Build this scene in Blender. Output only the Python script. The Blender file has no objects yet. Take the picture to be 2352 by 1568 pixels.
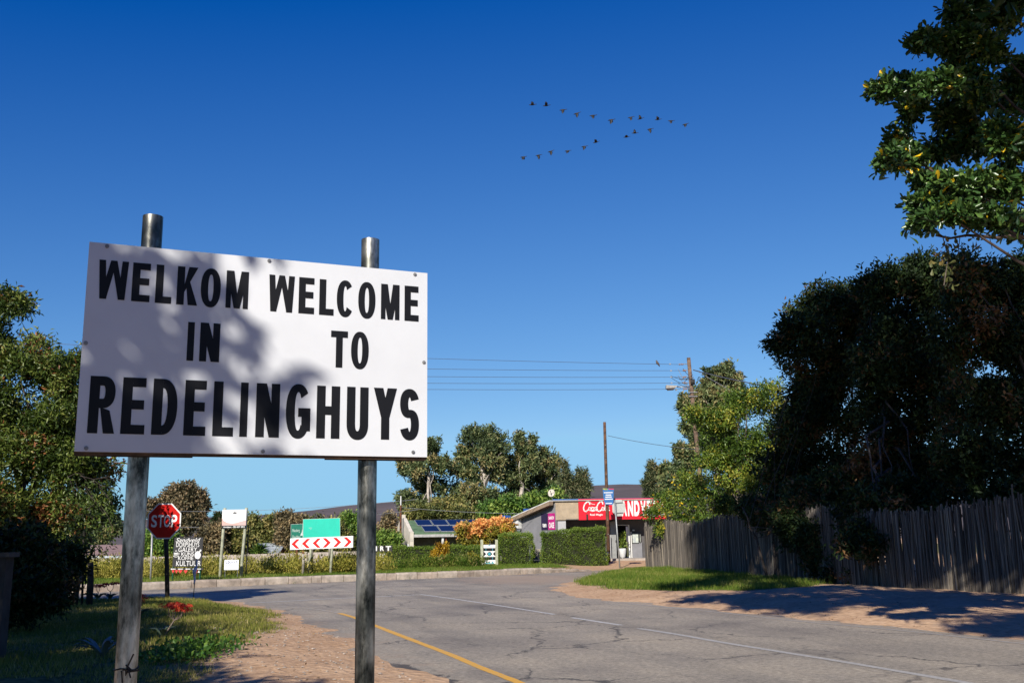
import bpy, bmesh, math, random
import numpy as np
from mathutils import Matrix, Vector
# ------------------------------------------------------------------ camera, world, sun
SC = bpy.context.scene
COL = SC.collection
PITCH, ROLL, EYE = math.radians(11.48), -0.016, 1.55
FPX, CPX, CPY = 2255.0, 1176.0, 784.0            # focal length and centre for a 2352 x 1568 view
cam = bpy.data.objects.new('camera', bpy.data.cameras.new('camera'))
COL.objects.link(cam)
cam.data.sensor_width = 36.0
cam.data.lens = 36.0 * FPX / 2352.0
cam.data.clip_start, cam.data.clip_end = 0.05, 9000.0
RM = Matrix.Rotation(math.pi / 2 + PITCH, 3, 'X') @ Matrix.Rotation(ROLL, 3, 'Z')
cam.matrix_world = Matrix.Translation((0, 0, EYE)) @ RM.to_4x4()
SC.camera = cam
SUN_AZ, SUN_EL = math.radians(16.0), math.radians(32.0)      # sun behind the camera, to its left
TO_SUN = Vector((-math.sin(SUN_AZ) * math.cos(SUN_EL), -math.cos(SUN_AZ) * math.cos(SUN_EL), math.sin(SUN_EL)))
w = bpy.data.worlds.new('World'); SC.world = w; w.use_nodes = True
nt = w.node_tree; nt.nodes.clear()
sky = nt.nodes.new('ShaderNodeTexSky'); sky.sky_type = 'NISHITA'; sky.sun_disc = False
sky.sun_elevation = SUN_EL; sky.sun_rotation = math.pi + SUN_AZ
sky.altitude = 100; sky.air_density = 1.0; sky.dust_density = 0.0; sky.ozone_density = 3.0
gam = nt.nodes.new('ShaderNodeGamma'); gam.inputs[1].default_value = 1.35
bg = nt.nodes.new('ShaderNodeBackground'); bg.inputs[1].default_value = 0.05
wo = nt.nodes.new('ShaderNodeOutputWorld')
sep = nt.nodes.new('ShaderNodeSeparateColor'); com = nt.nodes.new('ShaderNodeCombineColor')      # deep polarised blue of the photograph's clear sky
def _m(op, a, b, c=None):
    q = nt.nodes.new('ShaderNodeMath'); q.operation = op; nt.links.new(a, q.inputs[0]); q.inputs[1].default_value = b
    if c is not None: q.inputs[2].default_value = c
    return q.outputs[0]
nt.links.new(sky.outputs[0], gam.inputs[0]); nt.links.new(gam.outputs[0], sep.inputs[0])
nt.links.new(_m('MINIMUM', _m('MAXIMUM', _m('MULTIPLY_ADD', _m('POWER', sep.outputs[0], .75), 1.1, -1.06), .015), 4.6), com.inputs[0])
nt.links.new(_m('MINIMUM', _m('MAXIMUM', _m('MULTIPLY_ADD', _m('POWER', sep.outputs[1], .62), 2.0, -1.9), .05), 9.1), com.inputs[1])
nt.links.new(_m('MINIMUM', _m('MAXIMUM', _m('MULTIPLY_ADD', _m('POWER', sep.outputs[2], .5), 3.4, -1.6), .2), 13.5), com.inputs[2])
nt.links.new(com.outputs[0], bg.inputs[0]); nt.links.new(bg.outputs[0], wo.inputs[0])
sl = bpy.data.lights.new('sun', 'SUN'); sl.energy = 5.0; sl.angle = math.radians(0.53); sl.color = (1.0, 0.93, 0.82)
so = bpy.data.objects.new('sun', sl); COL.objects.link(so)
so.rotation_euler = TO_SUN.to_track_quat('Z', 'Y').to_euler(); so.location = (-10, -20, 30)
SC.view_settings.view_transform = 'Standard'; SC.view_settings.look = 'None'
SC.view_settings.exposure = 0.4; SC.view_settings.gamma = 1.0
SC.cycles.max_bounces = 6; SC.cycles.diffuse_bounces = 3; SC.cycles.glossy_bounces = 3
SC.cycles.transmission_bounces = 4; SC.cycles.transparent_max_bounces = 4
SC.cycles.use_denoising = True

# ------------------------------------------------------------------ helpers
_r0 = np.array([list(r) for r in RM])
def ray(x, y): return _r0 @ np.array([(x - CPX) / FPX, -(y - CPY) / FPX, -1.0])
def at(x, y, Y):
    d = ray(x, y); return d * (Y / d[1]) + np.array([0, 0, EYE])
def g(x, y, z=0.0):
    d = ray(x, y); return d * ((z - EYE) / d[2]) + np.array([0, 0, EYE])
S = 2352 / 2560.0
def gs(x, y, z=0.0): return g(x * S, y * S, z)
def V3(a): return np.array(a, float)
def nrm(v):
    v = np.asarray(v, float); return v / (np.linalg.norm(v, axis=-1, keepdims=True) + 1e-12)
ORIG = {}
def thing(name, label, cat, loc, group=None, kind=None):
    o = bpy.data.objects.new(name, None); COL.objects.link(o); o.empty_display_size = 0.2
    o.location = tuple(float(c) for c in loc); ORIG[o.name] = V3(loc)
    tag(o, label, cat, group, kind); return o
def tag(o, label=None, cat=None, group=None, kind=None):
    if label: o['label'] = label
    if cat: o['category'] = cat
    if group: o['group'] = group
    if kind: o['kind'] = kind
    return o
class MB:
    def __init__(s): s.v = []; s.f = []; s.n = 0
    def add(s, vs, fs):
        vs = np.asarray(vs, float).reshape(-1, 3); s.v.append(vs)
        s.f.extend([tuple(int(i) + s.n for i in f) for f in fs]); s.n += len(vs); return s
    def box(s, c, size, rz=0.0, rx=0.0, ry=0.0):
        h = V3(size) / 2; k = np.array([[x, y, z] for x in (-1, 1) for y in (-1, 1) for z in (-1, 1)]) * h
        R = np.array(Matrix.Rotation(rz, 3, 'Z') @ Matrix.Rotation(ry, 3, 'Y') @ Matrix.Rotation(rx, 3, 'X'))
        return s.add(k @ R.T + V3(c), [(0, 1, 3, 2), (4, 6, 7, 5), (0, 4, 5, 1), (2, 3, 7, 6), (0, 2, 6, 4), (1, 5, 7, 3)])
    def tube(s, pts, rad, n=8, cap=True):
        pts = np.asarray(pts, float); m = len(pts); rad = np.broadcast_to(np.asarray(rad, float), (m,))
        t = np.gradient(pts, axis=0); t = nrm(t); ref = V3((0, 0, 1)) if abs(t[0, 2]) < .9 else V3((1, 0, 0))
        vs = []
        for i in range(m):
            a = nrm(np.cross(t[i], ref)); b = np.cross(t[i], a)
            an = np.arange(n) * 2 * math.pi / n
            vs.append(pts[i] + rad[i] * (np.cos(an)[:, None] * a + np.sin(an)[:, None] * b))
        fs = [(i * n + j, i * n + (j + 1) % n, (i + 1) * n + (j + 1) % n, (i + 1) * n + j) for i in range(m - 1) for j in range(n)]
        if cap: fs += [tuple(range(n))[::-1], tuple(range((m - 1) * n, m * n))]
        return s.add(np.concatenate(vs), fs)
    def slab(s, fr, poly, t0, t1):            # polygon in frame coords, extruded along the frame normal
        m = len(poly); a = [fr.p(u, v, t0) for u, v in poly]; b = [fr.p(u, v, t1) for u, v in poly]
        fs = [tuple(range(m))[::-1], tuple(range(m, 2 * m))] + [(i, (i + 1) % m, m + (i + 1) % m, m + i) for i in range(m)]
        return s.add(a + b, fs)
    def rect(s, fr, u0, v0, u1, v1, t0, t1): return s.slab(fr, [(u0, v0), (u1, v0), (u1, v1), (u0, v1)], t0, t1)
    def disc(s, fr, u, v, ru, rv, t0, t1, n=16):
        return s.slab(fr, [(u + ru * math.cos(i * 2 * math.pi / n), v + rv * math.sin(i * 2 * math.pi / n)) for i in range(n)], t0, t1)
    def stroke(s, fr, pts, wd, t0, t1):       # painted line with rounded joints in a frame
        pts = np.asarray(pts, float)
        for a, b in zip(pts[:-1], pts[1:]):
            d = b - a; L = np.linalg.norm(d)
            if L < 1e-9: continue
            d = d / L; nn = np.array([-d[1], d[0]]) * wd / 2; e = d * wd * .3
            s.slab(fr, [tuple(a - e - nn), tuple(b + e - nn), tuple(b + e + nn), tuple(a - e + nn)], t0, t1)
        return s
    def build(s, name, mat, parent=None, smooth=False, label=None):
        return mkobj(name, np.concatenate(s.v) if s.v else np.zeros((0, 3)), s.f, mat, parent, smooth, label)
def mkobj(name, v, f, mat, parent=None, smooth=False, label=None, rnd=None, attr='rnd'):
    o0 = np.zeros(3)
    p = parent
    if p is not None: o0 = ORIG[p.name]
    me = bpy.data.meshes.new(name)
    v = np.asarray(v, np.float64) - o0
    if isinstance(f, np.ndarray):
        nf, k = f.shape
        me.vertices.add(len(v)); me.vertices.foreach_set('co', v.astype(np.float32).ravel())
        me.loops.add(nf * k); me.loops.foreach_set('vertex_index', f.astype(np.int32).ravel())
        me.polygons.add(nf); me.polygons.foreach_set('loop_start', np.arange(0, nf * k, k, dtype=np.int32))
        me.update(calc_edges=True)
    else:
        me.from_pydata(v.tolist(), [], f)
    if rnd is not None:
        at_ = me.attributes.new(attr, 'FLOAT', 'POINT'); at_.data.foreach_set('value', np.asarray(rnd, np.float32))
    if smooth: me.polygons.foreach_set('use_smooth', np.ones(len(me.polygons), bool))
    me.materials.append(mat)
    o = bpy.data.objects.new(name, me); COL.objects.link(o)
    if parent is not None: o.parent = parent
    ORIG[o.name] = o0
    if label: o['label'] = label
    return o
class Frame:
    def __init__(s, o, u, v=(0, 0, 1)):
        s.o = V3(o); s.u = nrm(u); s.v = nrm(v); s.n = nrm(np.cross(s.u, s.v))   # n points to the reader
    def p(s, u, v, t=0.0): return s.o + s.u * u + s.v * v + s.n * t
# ---- text (Blender's built-in font only)
_TX = {}
def text_geo(body, bold=0.0, shear=0.0, space=1.0):
    key = (body, bold, shear, space)
    if key in _TX: return _TX[key]
    cu = bpy.data.curves.new('t', 'FONT'); cu.body = body; cu.size = 1; cu.offset = bold; cu.shear = shear
    cu.resolution_u = 4; cu.space_character = space; cu.fill_mode = 'FRONT'
    ob = bpy.data.objects.new('t', cu); COL.objects.link(ob)
    dg = bpy.context.evaluated_depsgraph_get(); dg.update()
    me = ob.evaluated_get(dg).to_mesh()
    v = np.array([q.co[:2] for q in me.vertices]); f = [tuple(p.vertices) for p in me.polygons]
    ob.evaluated_get(dg).to_mesh_clear(); bpy.data.objects.remove(ob); bpy.data.curves.remove(cu)
    lo, hi = v.min(0), v.max(0); v = (v - lo) / (hi - lo)
    _TX[key] = (v, f); return v, f
def put_text(mb, fr, body, u0, v0, u1, v1, t, bold=0.0, shear=0.0, space=1.0):
    v, f = text_geo(body, bold, shear, space)
    mb.add([fr.p(u0 + a * (u1 - u0), v0 + b * (v1 - v0), t) for a, b in v], f); return mb
# ---- bold condensed capitals for the welcome sign, drawn as outlines
def glyph(mb, fr, ch, x0, y0, x1, y1, sx, sy, t):
    w_, h_ = x1 - x0, y1 - y0; k = [0]
    def poly(pts): mb.add([fr.p(x0 + a, y0 + b, t + .0002 * k[0]) for a, b in pts], [tuple(range(len(pts)))]); k[0] += 1
    def rect(a, b, c, d): poly([(a, b), (c, b), (c, d), (a, d)])
    def se(c, s_, e=2.25): return math.copysign(abs(c) ** (2 / e), c), math.copysign(abs(s_) ** (2 / e), s_)
    def arc(cx, cy, ro, so, ri, si, a0, a1, n=26):      # ring sector, outer radii (ro, so), inner (ri, si)
        vo, vi = [], []
        for i in range(n + 1):
            a = math.radians(a0 + (a1 - a0) * i / n); c, s_ = se(math.cos(a), math.sin(a)); vo.append((cx + ro * c, cy + so * s_)); vi.append((cx + ri * c, cy + si * s_))
        vs = [fr.p(x0 + a, y0 + b, t + .0002 * k[0]) for a, b in vo + vi]; m = n + 1; k[0] += 1
        mb.add(vs, [(i, i + 1, m + i + 1, m + i) for i in range(n)])
    def diag(xa, xb, wd): poly([(xa, 0), (xa + wd, 0), (xb + wd, h_), (xb, h_)])
    if ch in 'EL':
        rect(0, 0, sx, h_); rect(sx, 0, w_, sy)
        if ch == 'E': rect(sx, h_ - sy, w_ * .98, h_); rect(sx, h_ * .52 - sy / 2, w_ * .93, h_ * .52 + sy / 2)
    elif ch == 'I': rect(0, 0, w_, h_)
    elif ch == 'T': rect(w_ / 2 - sx / 2, 0, w_ / 2 + sx / 2, h_ - sy); rect(0, h_ - sy, w_, h_)
    elif ch == 'H': rect(0, 0, sx, h_); rect(w_ - sx, 0, w_, h_); rect(sx, h_ * .53 - sy / 2, w_ - sx, h_ * .53 + sy / 2)
    elif ch == 'N': rect(0, 0, sx * .95, h_); rect(w_ - sx * .95, 0, w_, h_); poly([(w_ - sx * 1.12, 0), (w_ - sx * .02, 0), (sx * 1.12, h_), (sx * .02, h_)])
    elif ch == 'M':
        sx = sx * .84
        rect(0, 0, sx * .85, h_); rect(w_ - sx * .85, 0, w_, h_); m = w_ / 2
        poly([(m - sx * .48, 0), (m + sx * .38, 0), (sx * 1.25, h_), (sx * .02, h_)]); poly([(m - sx * .38, 0), (m + sx * .48, 0), (w_ - sx * .02, h_), (w_ - sx * 1.25, h_)])
    elif ch == 'W':
        sx = sx * .88
        q = sx * .95; a, b = w_ * .19, w_ * .81; m = w_ / 2
        poly([(a - q * .5, 0), (a + q * .55, 0), (q, h_), (0, h_)]); poly([(a - q * .5, 0), (a + q * .5, 0), (m + q * .42, h_), (m - q * .48, h_)])
        poly([(b - q * .5, 0), (b + q * .5, 0), (m + q * .48, h_), (m - q * .42, h_)]); poly([(b - q * .55, 0), (b + q * .5, 0), (w_, h_), (w_ - q, h_)])
    elif ch == 'K': rect(0, 0, sx, h_); poly([(sx, h_ * .33), (sx, h_ * .53), (w_ - sx * 1.3, h_), (w_ * .98, h_)]); poly([(w_ - sx * 1.28, 0), (w_, 0), (w_ * .60, h_ * .63), (sx * 1.25, h_ * .50)])
    elif ch == 'Y': m = w_ / 2; rect(m - sx / 2, 0, m + sx / 2, h_ * .44); poly([(m - sx / 2, h_ * .42), (m + sx / 2, h_ * .44), (sx * 1.15, h_), (0, h_)]); poly([(m - sx / 2, h_ * .44), (m + sx / 2, h_ * .42), (w_, h_), (w_ - sx * 1.15, h_)])
    elif ch == 'O': arc(w_ / 2, h_ / 2, w_ / 2, h_ / 2, w_ / 2 - sx, h_ / 2 - sy * .92, 0, 360, 44)
    elif ch == 'C': arc(w_ / 2, h_ / 2, w_ / 2, h_ / 2, w_ / 2 - sx, h_ / 2 - sy * .92, 42, 322, 36)
    elif ch == 'G': arc(w_ / 2, h_ / 2, w_ / 2, h_ / 2, w_ / 2 - sx, h_ / 2 - sy * .92, 40, 318, 36); rect(w_ * .5, h_ * .40, w_, h_ * .40 + sy); rect(w_ - sx, h_ * .14, w_, h_ * .41)
    elif ch == 'U': rect(0, h_ * .3, sx, h_); rect(w_ - sx, h_ * .3, w_, h_); arc(w_ / 2, h_ * .3, w_ / 2, h_ * .3, w_ / 2 - sx, h_ * .3 - sy, 180, 360, 26)
    elif ch == 'D': rect(0, 0, sx, h_); rect(sx, 0, w_ * .4, sy); rect(sx, h_ - sy, w_ * .4, h_); arc(w_ * .4, h_ / 2, w_ * .6, h_ / 2, w_ * .6 - sx, h_ / 2 - sy, -90, 90, 26)
    elif ch == 'R':
        rect(0, 0, sx, h_); c = h_ * .72; r_ = h_ - c; rect(sx, h_ - sy, w_ * .5, h_); rect(sx, c - r_, w_ * .5, c - r_ + sy); arc(w_ * .5, c, w_ * .46, r_, w_ * .46 - sx, r_ - sy, -90, 90, 22); poly([(w_ - sx * 1.1, 0), (w_, 0), (w_ * .78, h_ * .40), (w_ * .42, h_ * .46)])
    elif ch == 'S':
        cu = []; a_, b_ = w_ / 2 - sx / 2, h_ / 4 - sy * .21
        for i in range(15): an = math.radians(18 + 235 * i / 14); cu.append((w_ / 2 + a_ * se(math.cos(an), 0)[0], h_ - sy / 2 - b_ + b_ * se(0, math.sin(an))[1]))
        for i in range(15): an = math.radians(73 - 235 * i / 14); cu.append((w_ / 2 + a_ * se(math.cos(an), 0)[0], sy / 2 + b_ * 1.06 + b_ * 1.06 * se(0, math.sin(an))[1]))
        cu = np.array(cu); cu = np.array([np.interp(np.linspace(0, 29, 60), np.arange(30), cu[:, j]) for j in (0, 1)]).T
        for _ in range(4): cu[1:-1] = (cu[:-2] + 2 * cu[1:-1] + cu[2:]) / 4
        d = nrm(np.gradient(cu, axis=0)); wd = np.hypot(d[:, 0] * sy * .98, d[:, 1] * sx) [:, None] / 2; nn = np.stack([-d[:, 1], d[:, 0]], -1)
        vs = [fr.p(x0 + a, y0 + b, t) for a, b in np.concatenate([cu + nn * wd, cu - nn * wd])]; m = len(cu); mb.add(vs, [(i, i + 1, m + i + 1, m + i) for i in range(m - 1)])
# ---- materials
def mat(name, col, rough=.7, metal=0.0, var=.15, scale=6.0, bump=0.0, col2=None, spec=.4, wave=None, dscale=None):
    m = bpy.data.materials.new(name); m.use_nodes = True; n = m.node_tree; b = n.nodes['Principled BSDF']
    b.inputs['Roughness'].default_value = rough; b.inputs['Metallic'].default_value = metal
    b.inputs['Specular IOR Level'].default_value = spec
    tc = n.nodes.new('ShaderNodeTexCoord'); nz = n.nodes.new('ShaderNodeTexNoise')
    nz.inputs['Scale'].default_value = scale; nz.inputs['Detail'].default_value = 6; nz.inputs['Roughness'].default_value = .65
    n.links.new(tc.outputs['Object'], nz.inputs['Vector'])
    cr = n.nodes.new('ShaderNodeValToRGB'); c = V3(col); c2 = V3(col2) if col2 is not None else c * (1 - 2 * var)
    cr.color_ramp.elements[0].position = .35; cr.color_ramp.elements[1].position = .65
    cr.color_ramp.elements[0].color = (*np.clip(c2, 0, 1), 1); cr.color_ramp.elements[1].color = (*np.clip(c * (1 + (var * .3 if col2 is None else 0)), 0, 1), 1)
    n.links.new(nz.outputs['Fac'], cr.inputs[0]); n.links.new(cr.outputs[0], b.inputs['Base Color'])
    if bump:
        n2 = n.nodes.new('ShaderNodeTexNoise'); n2.inputs['Scale'].default_value = dscale or scale * 8; n2.inputs['Detail'].default_value = 4
        n.links.new(tc.outputs['Object'], n2.inputs['Vector'])
        bp = n.nodes.new('ShaderNodeBump'); bp.inputs['Strength'].default_value = bump; bp.inputs['Distance'].default_value = .02
        n.links.new(n2.outputs['Fac'], bp.inputs['Height']); n.links.new(bp.outputs[0], b.inputs['Normal'])
    return m
def leafmat(name, stops, rough=.42, transl=.25, spec=.35):
    m = bpy.data.materials.new(name); m.use_nodes = True; n = m.node_tree; b = n.nodes['Principled BSDF']
    b.inputs['Roughness'].default_value = rough; b.inputs['Specular IOR Level'].default_value = spec
    at_ = n.nodes.new('ShaderNodeAttribute'); at_.attribute_name = 'rnd'
    cr = n.nodes.new('ShaderNodeValToRGB'); el = cr.color_ramp.elements
    while len(el) < len(stops): el.new(.5)
    for e, (p, c) in zip(el, stops): e.position = p; e.color = (*c, 1)
    n.links.new(at_.outputs['Fac'], cr.inputs[0]); n.links.new(cr.outputs[0], b.inputs['Base Color'])
    tr = n.nodes.new('ShaderNodeBsdfTranslucent'); mx = n.nodes.new('ShaderNodeMixShader'); mx.inputs[0].default_value = transl
    n.links.new(cr.outputs[0], tr.inputs[0]); n.links.new(b.outputs[0], mx.inputs[1]); n.links.new(tr.outputs[0], mx.inputs[2])
    n.links.new(mx.outputs[0], n.nodes['Material Output'].inputs[0]); return m
# ---- foliage
DIA = (np.array([[0, 0, 0], [.5, .45, .1], [0, 1, -.08], [-.5, .45, .1]]), np.array([[0, 1, 2], [0, 2, 3]]))
OBO = (np.array([[0, 0, 0], [.2, .35, .05], [.48, .68, .1], [.33, .95, .04], [0, 1, -.06], [-.33, .95, .04], [-.48, .68, .1], [-.2, .35, .05], [0, .55, 0]]),
       np.array([[0, 1, 8], [1, 2, 8], [2, 3, 8], [3, 4, 8], [4, 5, 8], [5, 6, 8], [6, 7, 8], [7, 0, 8]]))
def leaves(rng, pos, axis, L, W, tmpl, up=.5, rb=None):
    N = len(pos); a = nrm(axis); r = rng.normal(size=(N, 3)); r[:, 2] += up * 2
    nn = nrm(r - (r * a).sum(1, keepdims=True) * a); s = np.cross(a, nn)
    Ls = L * rng.uniform(.65, 1.2, N); Ws = W * rng.uniform(.75, 1.2, N)
    T, F = tmpl
    v = pos[:, None, :] + T[None, :, 0:1] * (s * Ws[:, None])[:, None, :] + T[None, :, 1:2] * (a * Ls[:, None])[:, None, :] + T[None, :, 2:3] * (nn * Ls[:, None])[:, None, :]
    f = (F[None] + (np.arange(N) * len(T))[:, None, None]).reshape(-1, 3)
    rv = rng.random(N) if rb is None else np.clip(rb, 0, 1)
    return v.reshape(-1, 3), f, np.repeat(rv, len(T))
def sph(rng, n): return nrm(rng.normal(size=(n, 3)))
def sub_blobs(rng, blobs, k=7, rs=(.32, .55), core=.62):
    out = []
    for c, r in blobs:
        c = V3(c); r = np.broadcast_to(V3(r), 3)
        out.append((c, r * core))
        d = sph(rng, k)
        for i in range(k):
            q = rng.uniform(*rs); out.append((c + d[i] * r * (1 - q * .75), r * q))
    return out
def crown_pts(rng, subs, n, inner=.45):
    wt = np.array([(r[0] * r[2] + r[1] * r[2] + r[0] * r[1]) for _, r in subs]); wt = wt / wt.sum()
    idx = rng.choice(len(subs), n, p=wt); C = np.array([c for c, _ in subs])[idx]; R = np.array([r for _, r in subs])[idx]
    d = sph(rng, n); q = 1 - inner * rng.random(n) ** 2
    return C + d * R * q[:, None], d, idx
def foliage(rng, blobs, n, per, L, W, tmpl=DIA, spread=.5, out=.6, droop=0.0, k=7, inner=.45, rs=(.32, .55), tone=.32, up=.5, core=.62):
    subs = sub_blobs(rng, blobs, k, rs, core); p, d, idx = crown_pts(rng, subs, n, inner)
    tones = rng.normal(0, tone, len(subs))[idx] + rng.normal(0, tone * .6, n)
    ax = nrm(d * out + rng.normal(size=(n, 3)) * .5 + np.array([0, 0, .3 - droop]))
    P = np.repeat(p, per, 0); A = np.repeat(ax, per, 0); N = len(P)
    P = P + A * rng.uniform(-.6, .6, (N, 1)) * spread + rng.normal(size=(N, 3)) * spread * .25
    la = nrm(A * .7 + rng.normal(size=(N, 3)) * .75 + np.array([0, 0, -droop]))
    rb = .45 + np.repeat(tones, per) + rng.normal(0, .13, N)
    v, f, r = leaves(rng, P, la, L, W, tmpl, up, rb)
    return v, f, r, subs
def limbs(mb, rng, base, top, subs, r0, n, wob=.035):
    base, top = V3(base), V3(top)
    pick = rng.choice(len(subs), min(n, len(subs)), replace=False)
    for i in pick:
        c = subs[i][0]; t = rng.uniform(.45, 1.0); a = base + (top - base) * t
        L = np.linalg.norm(c - a); q = np.linspace(0, 1, 6)[:, None]
        mid = np.array([0, 0, 1.0]) * L * .12
        pts = a + (c - a) * q + mid * np.sin(q * math.pi) + rng.normal(size=(6, 3)) * L * wob * np.sin(q * math.pi)
        rr = r0 * (1 - .55 * t) * .45
        mb.tube(pts, np.linspace(rr, rr * .22, 6), 5, False)
def tree(name, label, cat, base, top, r0, blobs, n, per, L, W, lm, bm, seed, group=None, tmpl=DIA, nl=14, trunk=True, stems=None, **kw):
    rng = np.random.default_rng(seed); base = V3(base); top = V3(top)
    t = thing(name, label, cat, base, group)
    v, f, r, subs = foliage(rng, blobs, n, per, L, W, tmpl, **kw)
    mkobj('crown', v, f, lm, t, rnd=r)
    mb = MB()
    for s_ in (stems or [(base, top, r0)]):
        b, tp, rr = V3(s_[0]), V3(s_[1]), s_[2]; q = np.linspace(0, 1, 8)[:, None]; H = np.linalg.norm(tp - b)
        pts = b + (tp - b) * q + rng.normal(size=(8, 3)) * H * .018 * (q * (1 - q) * 4)
        pts[0] = b - np.array([0, 0, .15])
        mb.tube(pts, rr * np.linspace(1.15, .45, 8), 8); limbs(mb, rng, b, tp, subs, rr, max(2, nl // len(stems or [1])))
    mb.build('trunk', bm, t, True)
    return t
def blob(x, y, Y, rx, ry, rd=None):           # crown lump: view position, depth, half sizes in view units
    k = Y / FPX; return (at(x, y, Y), (rx * k, (rd if rd is not None else (rx + ry) / 2 * k), ry * k))
# ------------------------------------------------------------------ the setting
RNG = np.random.default_rng(7)
def smooth(a, b, x): t = np.clip((x - a) / (b - a), 0, 1); return t * t * (3 - 2 * t)
left_px = [(602, 1505), (636, 1515), (696, 1526), (740, 1537), (764, 1555), (798, 1569), (841, 1589), (883, 1598), (937, 1642), (1002, 1672), (1084, 1701), (1110, 1720)]
LEFT = [gs(*p)[:2] for p in left_px]
KERB = [V3(p) for p in [(-60, 23), (-30, 30.2), (-19, 34.0), (-15.4, 35.9), (-13.87, 37.3), (-12.18, 38.7), (-10.17, 40.3), (-6.95, 42.6), (-6.04, 43.2), (-2.7, 45.2), (1.7, 49.46), (3.87, 51.61)]]
RIGHT = [V3(p) for p in [(9.0, 53.5), (5.2, 49.0), (3.4, 44.5), (1.9, 38.0), (1.05, 32.6), (1.36, 28.9), (2.22, 26.98), (3.06, 25.04), (4.46, 22.09), (5.46, 19.39), (6.76, 16.88), (7.44, 15.01), (10.4, 7.5), (25, -30)]]
ROADP = [V3(p) for p in [(-60, 15.5), (-30, 22.0), (-19, 26.4), (-13.5, 28.6), (-10.4, 29.2), (-9.0, 28.9)]] + LEFT + [V3((14.2, -30))] + RIGHT[::-1] + KERB[::-1]
ROADP = np.array([p[:2] for p in ROADP])
def inside(poly, x, y):
    c = np.zeros(x.shape, bool); m = len(poly)
    for i in range(m):
        (x0, y0), (x1, y1) = poly[i], poly[(i + 1) % m]
        if y0 == y1: continue
        c ^= ((y0 > y) != (y1 > y)) & (x < (x1 - x0) * (y - y0) / (y1 - y0) + x0)
    return c
def dist_line(pts, x, y, closed=False):
    d = np.full(x.shape, 1e9); m = len(pts)
    for i in range(m if closed else m - 1):
        a, b = pts[i], pts[(i + 1) % m]; ax, ay = a[0], a[1]; dx, dy = b[0] - ax, b[1] - ay
        t = np.clip(((x - ax) * dx + (y - ay) * dy) / (dx * dx + dy * dy + 1e-12), 0, 1)
        d = np.minimum(d, np.hypot(x - ax - t * dx, y - ay - t * dy))
    return d
def vnoise(x, y, sc, seed=0):                 # smooth value noise
    x, y = x / sc, y / sc; xi, yi = np.floor(x), np.floor(y); fx, fy = x - xi, y - yi
    fx, fy = fx * fx * (3 - 2 * fx), fy * fy * (3 - 2 * fy)
    def h(i, j): s_ = np.sin(i * 127.1 + j * 311.7 + seed * 74.7) * 43758.5453; return s_ - np.floor(s_)
    return (h(xi, yi) * (1 - fx) + h(xi + 1, yi) * fx) * (1 - fy) + (h(xi, yi + 1) * (1 - fx) + h(xi + 1, yi + 1) * fx) * fy
FARP = [k[:2] for k in KERB] + [V3((14, 58)), V3((60, 70)), V3((60, 4000)), V3((-4000, 4000)), V3((-4000, 20))]
def gheight(x, y):
    x, y = np.asarray(x, float), np.asarray(y, float)
    road = inside(ROADP, x, y); dr = dist_line(ROADP, x, y, True); sd = np.where(road, -dr, dr)
    far = inside(FARP, x, y); dk = dist_line(KERB, x, y)
    n1 = vnoise(x, y, .9) - .5; n2 = vnoise(x, y, .3, 3) - .5; n3 = vnoise(x, y, 4.0, 5) - .5
    near = np.clip(-.004 + .075 * sd + .04 * n1 + .022 * n2, -.06, .13 + .05 * n1 + .02 * n2) + .06 * smooth(1, 6, sd) * n3
    near = np.where(x < -5, near + .05 * smooth(0, 2, sd), near)
    b = smooth(1.5, 4.5, x)
    fz = (.25 + .02 * n1) * (1 - b) + b * np.minimum(.27, -.03 + .03 * dk + .02 * n1)
    fz = fz - 1.5 * smooth(44, 58, y) * (1 - smooth(-9, -3, x)) * smooth(4.5, 14, dk)
    fz = np.where((dk < .2) & (x < 3.8), -.05, fz)
    z = np.where(far & ~road, fz, near)
    return np.where(road & (sd < -.8), -.06, z), sd, far & ~road
def axis(spans):
    out = []
    for a, b, s_ in spans: out.append(np.arange(a, b, s_))
    return np.concatenate(out + [[spans[-1][1]]])
xs = axis([(-4000, -400, 600), (-400, -60, 34), (-60, -18, 1.0), (-18, 13, .17), (13, 30, .8), (30, 100, 7), (100, 400, 60), (400, 4000, 600)])
ys = axis([(-400, -40, 60), (-40, 9, 1.2), (9, 36, .17), (36, 62, .26), (62, 90, 1.5), (90, 400, 31), (400, 5000, 460)])
X, Yg = np.meshgrid(xs, ys); Z, SD, FAR = gheight(X, Yg)
nx, ny = len(xs), len(ys)
gv = np.stack([X, Yg, Z], -1).reshape(-1, 3)
ii = (np.arange(ny - 1)[:, None] * nx + np.arange(nx - 1)[None]).reshape(-1)
gf = np.stack([ii, ii + 1, ii + nx + 1, ii + nx], -1)
GL = np.array([gs(*p, .1)[:2] for p in [(560, 1503), (620, 1512), (684, 1530), (697, 1555), (690, 1574), (660, 1585), (615, 1600), (560, 1615), (520, 1640), (505, 1665), (560, 1690), (520, 1720), (300, 1760), (-200, 1800)]] + [V3((-24, 12)), V3((-40, 24)), V3((-19, 26.2)), V3((-13.5, 28.4)), V3((-10.4, 29.0))])
GR = np.array([V3(p)[:2] for p in [(2.1, 34.6), (2.4, 38), (3.4, 43.3), (4.6, 50), (6.2, 54.5), (7.4, 54.5), (8.9, 36), (9.4, 30.5), (7.6, 28.2), (6.1, 27.2), (4.5, 27.6), (3.7, 28.8), (3.0, 29.8), (2.45, 32.5)]])
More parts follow.
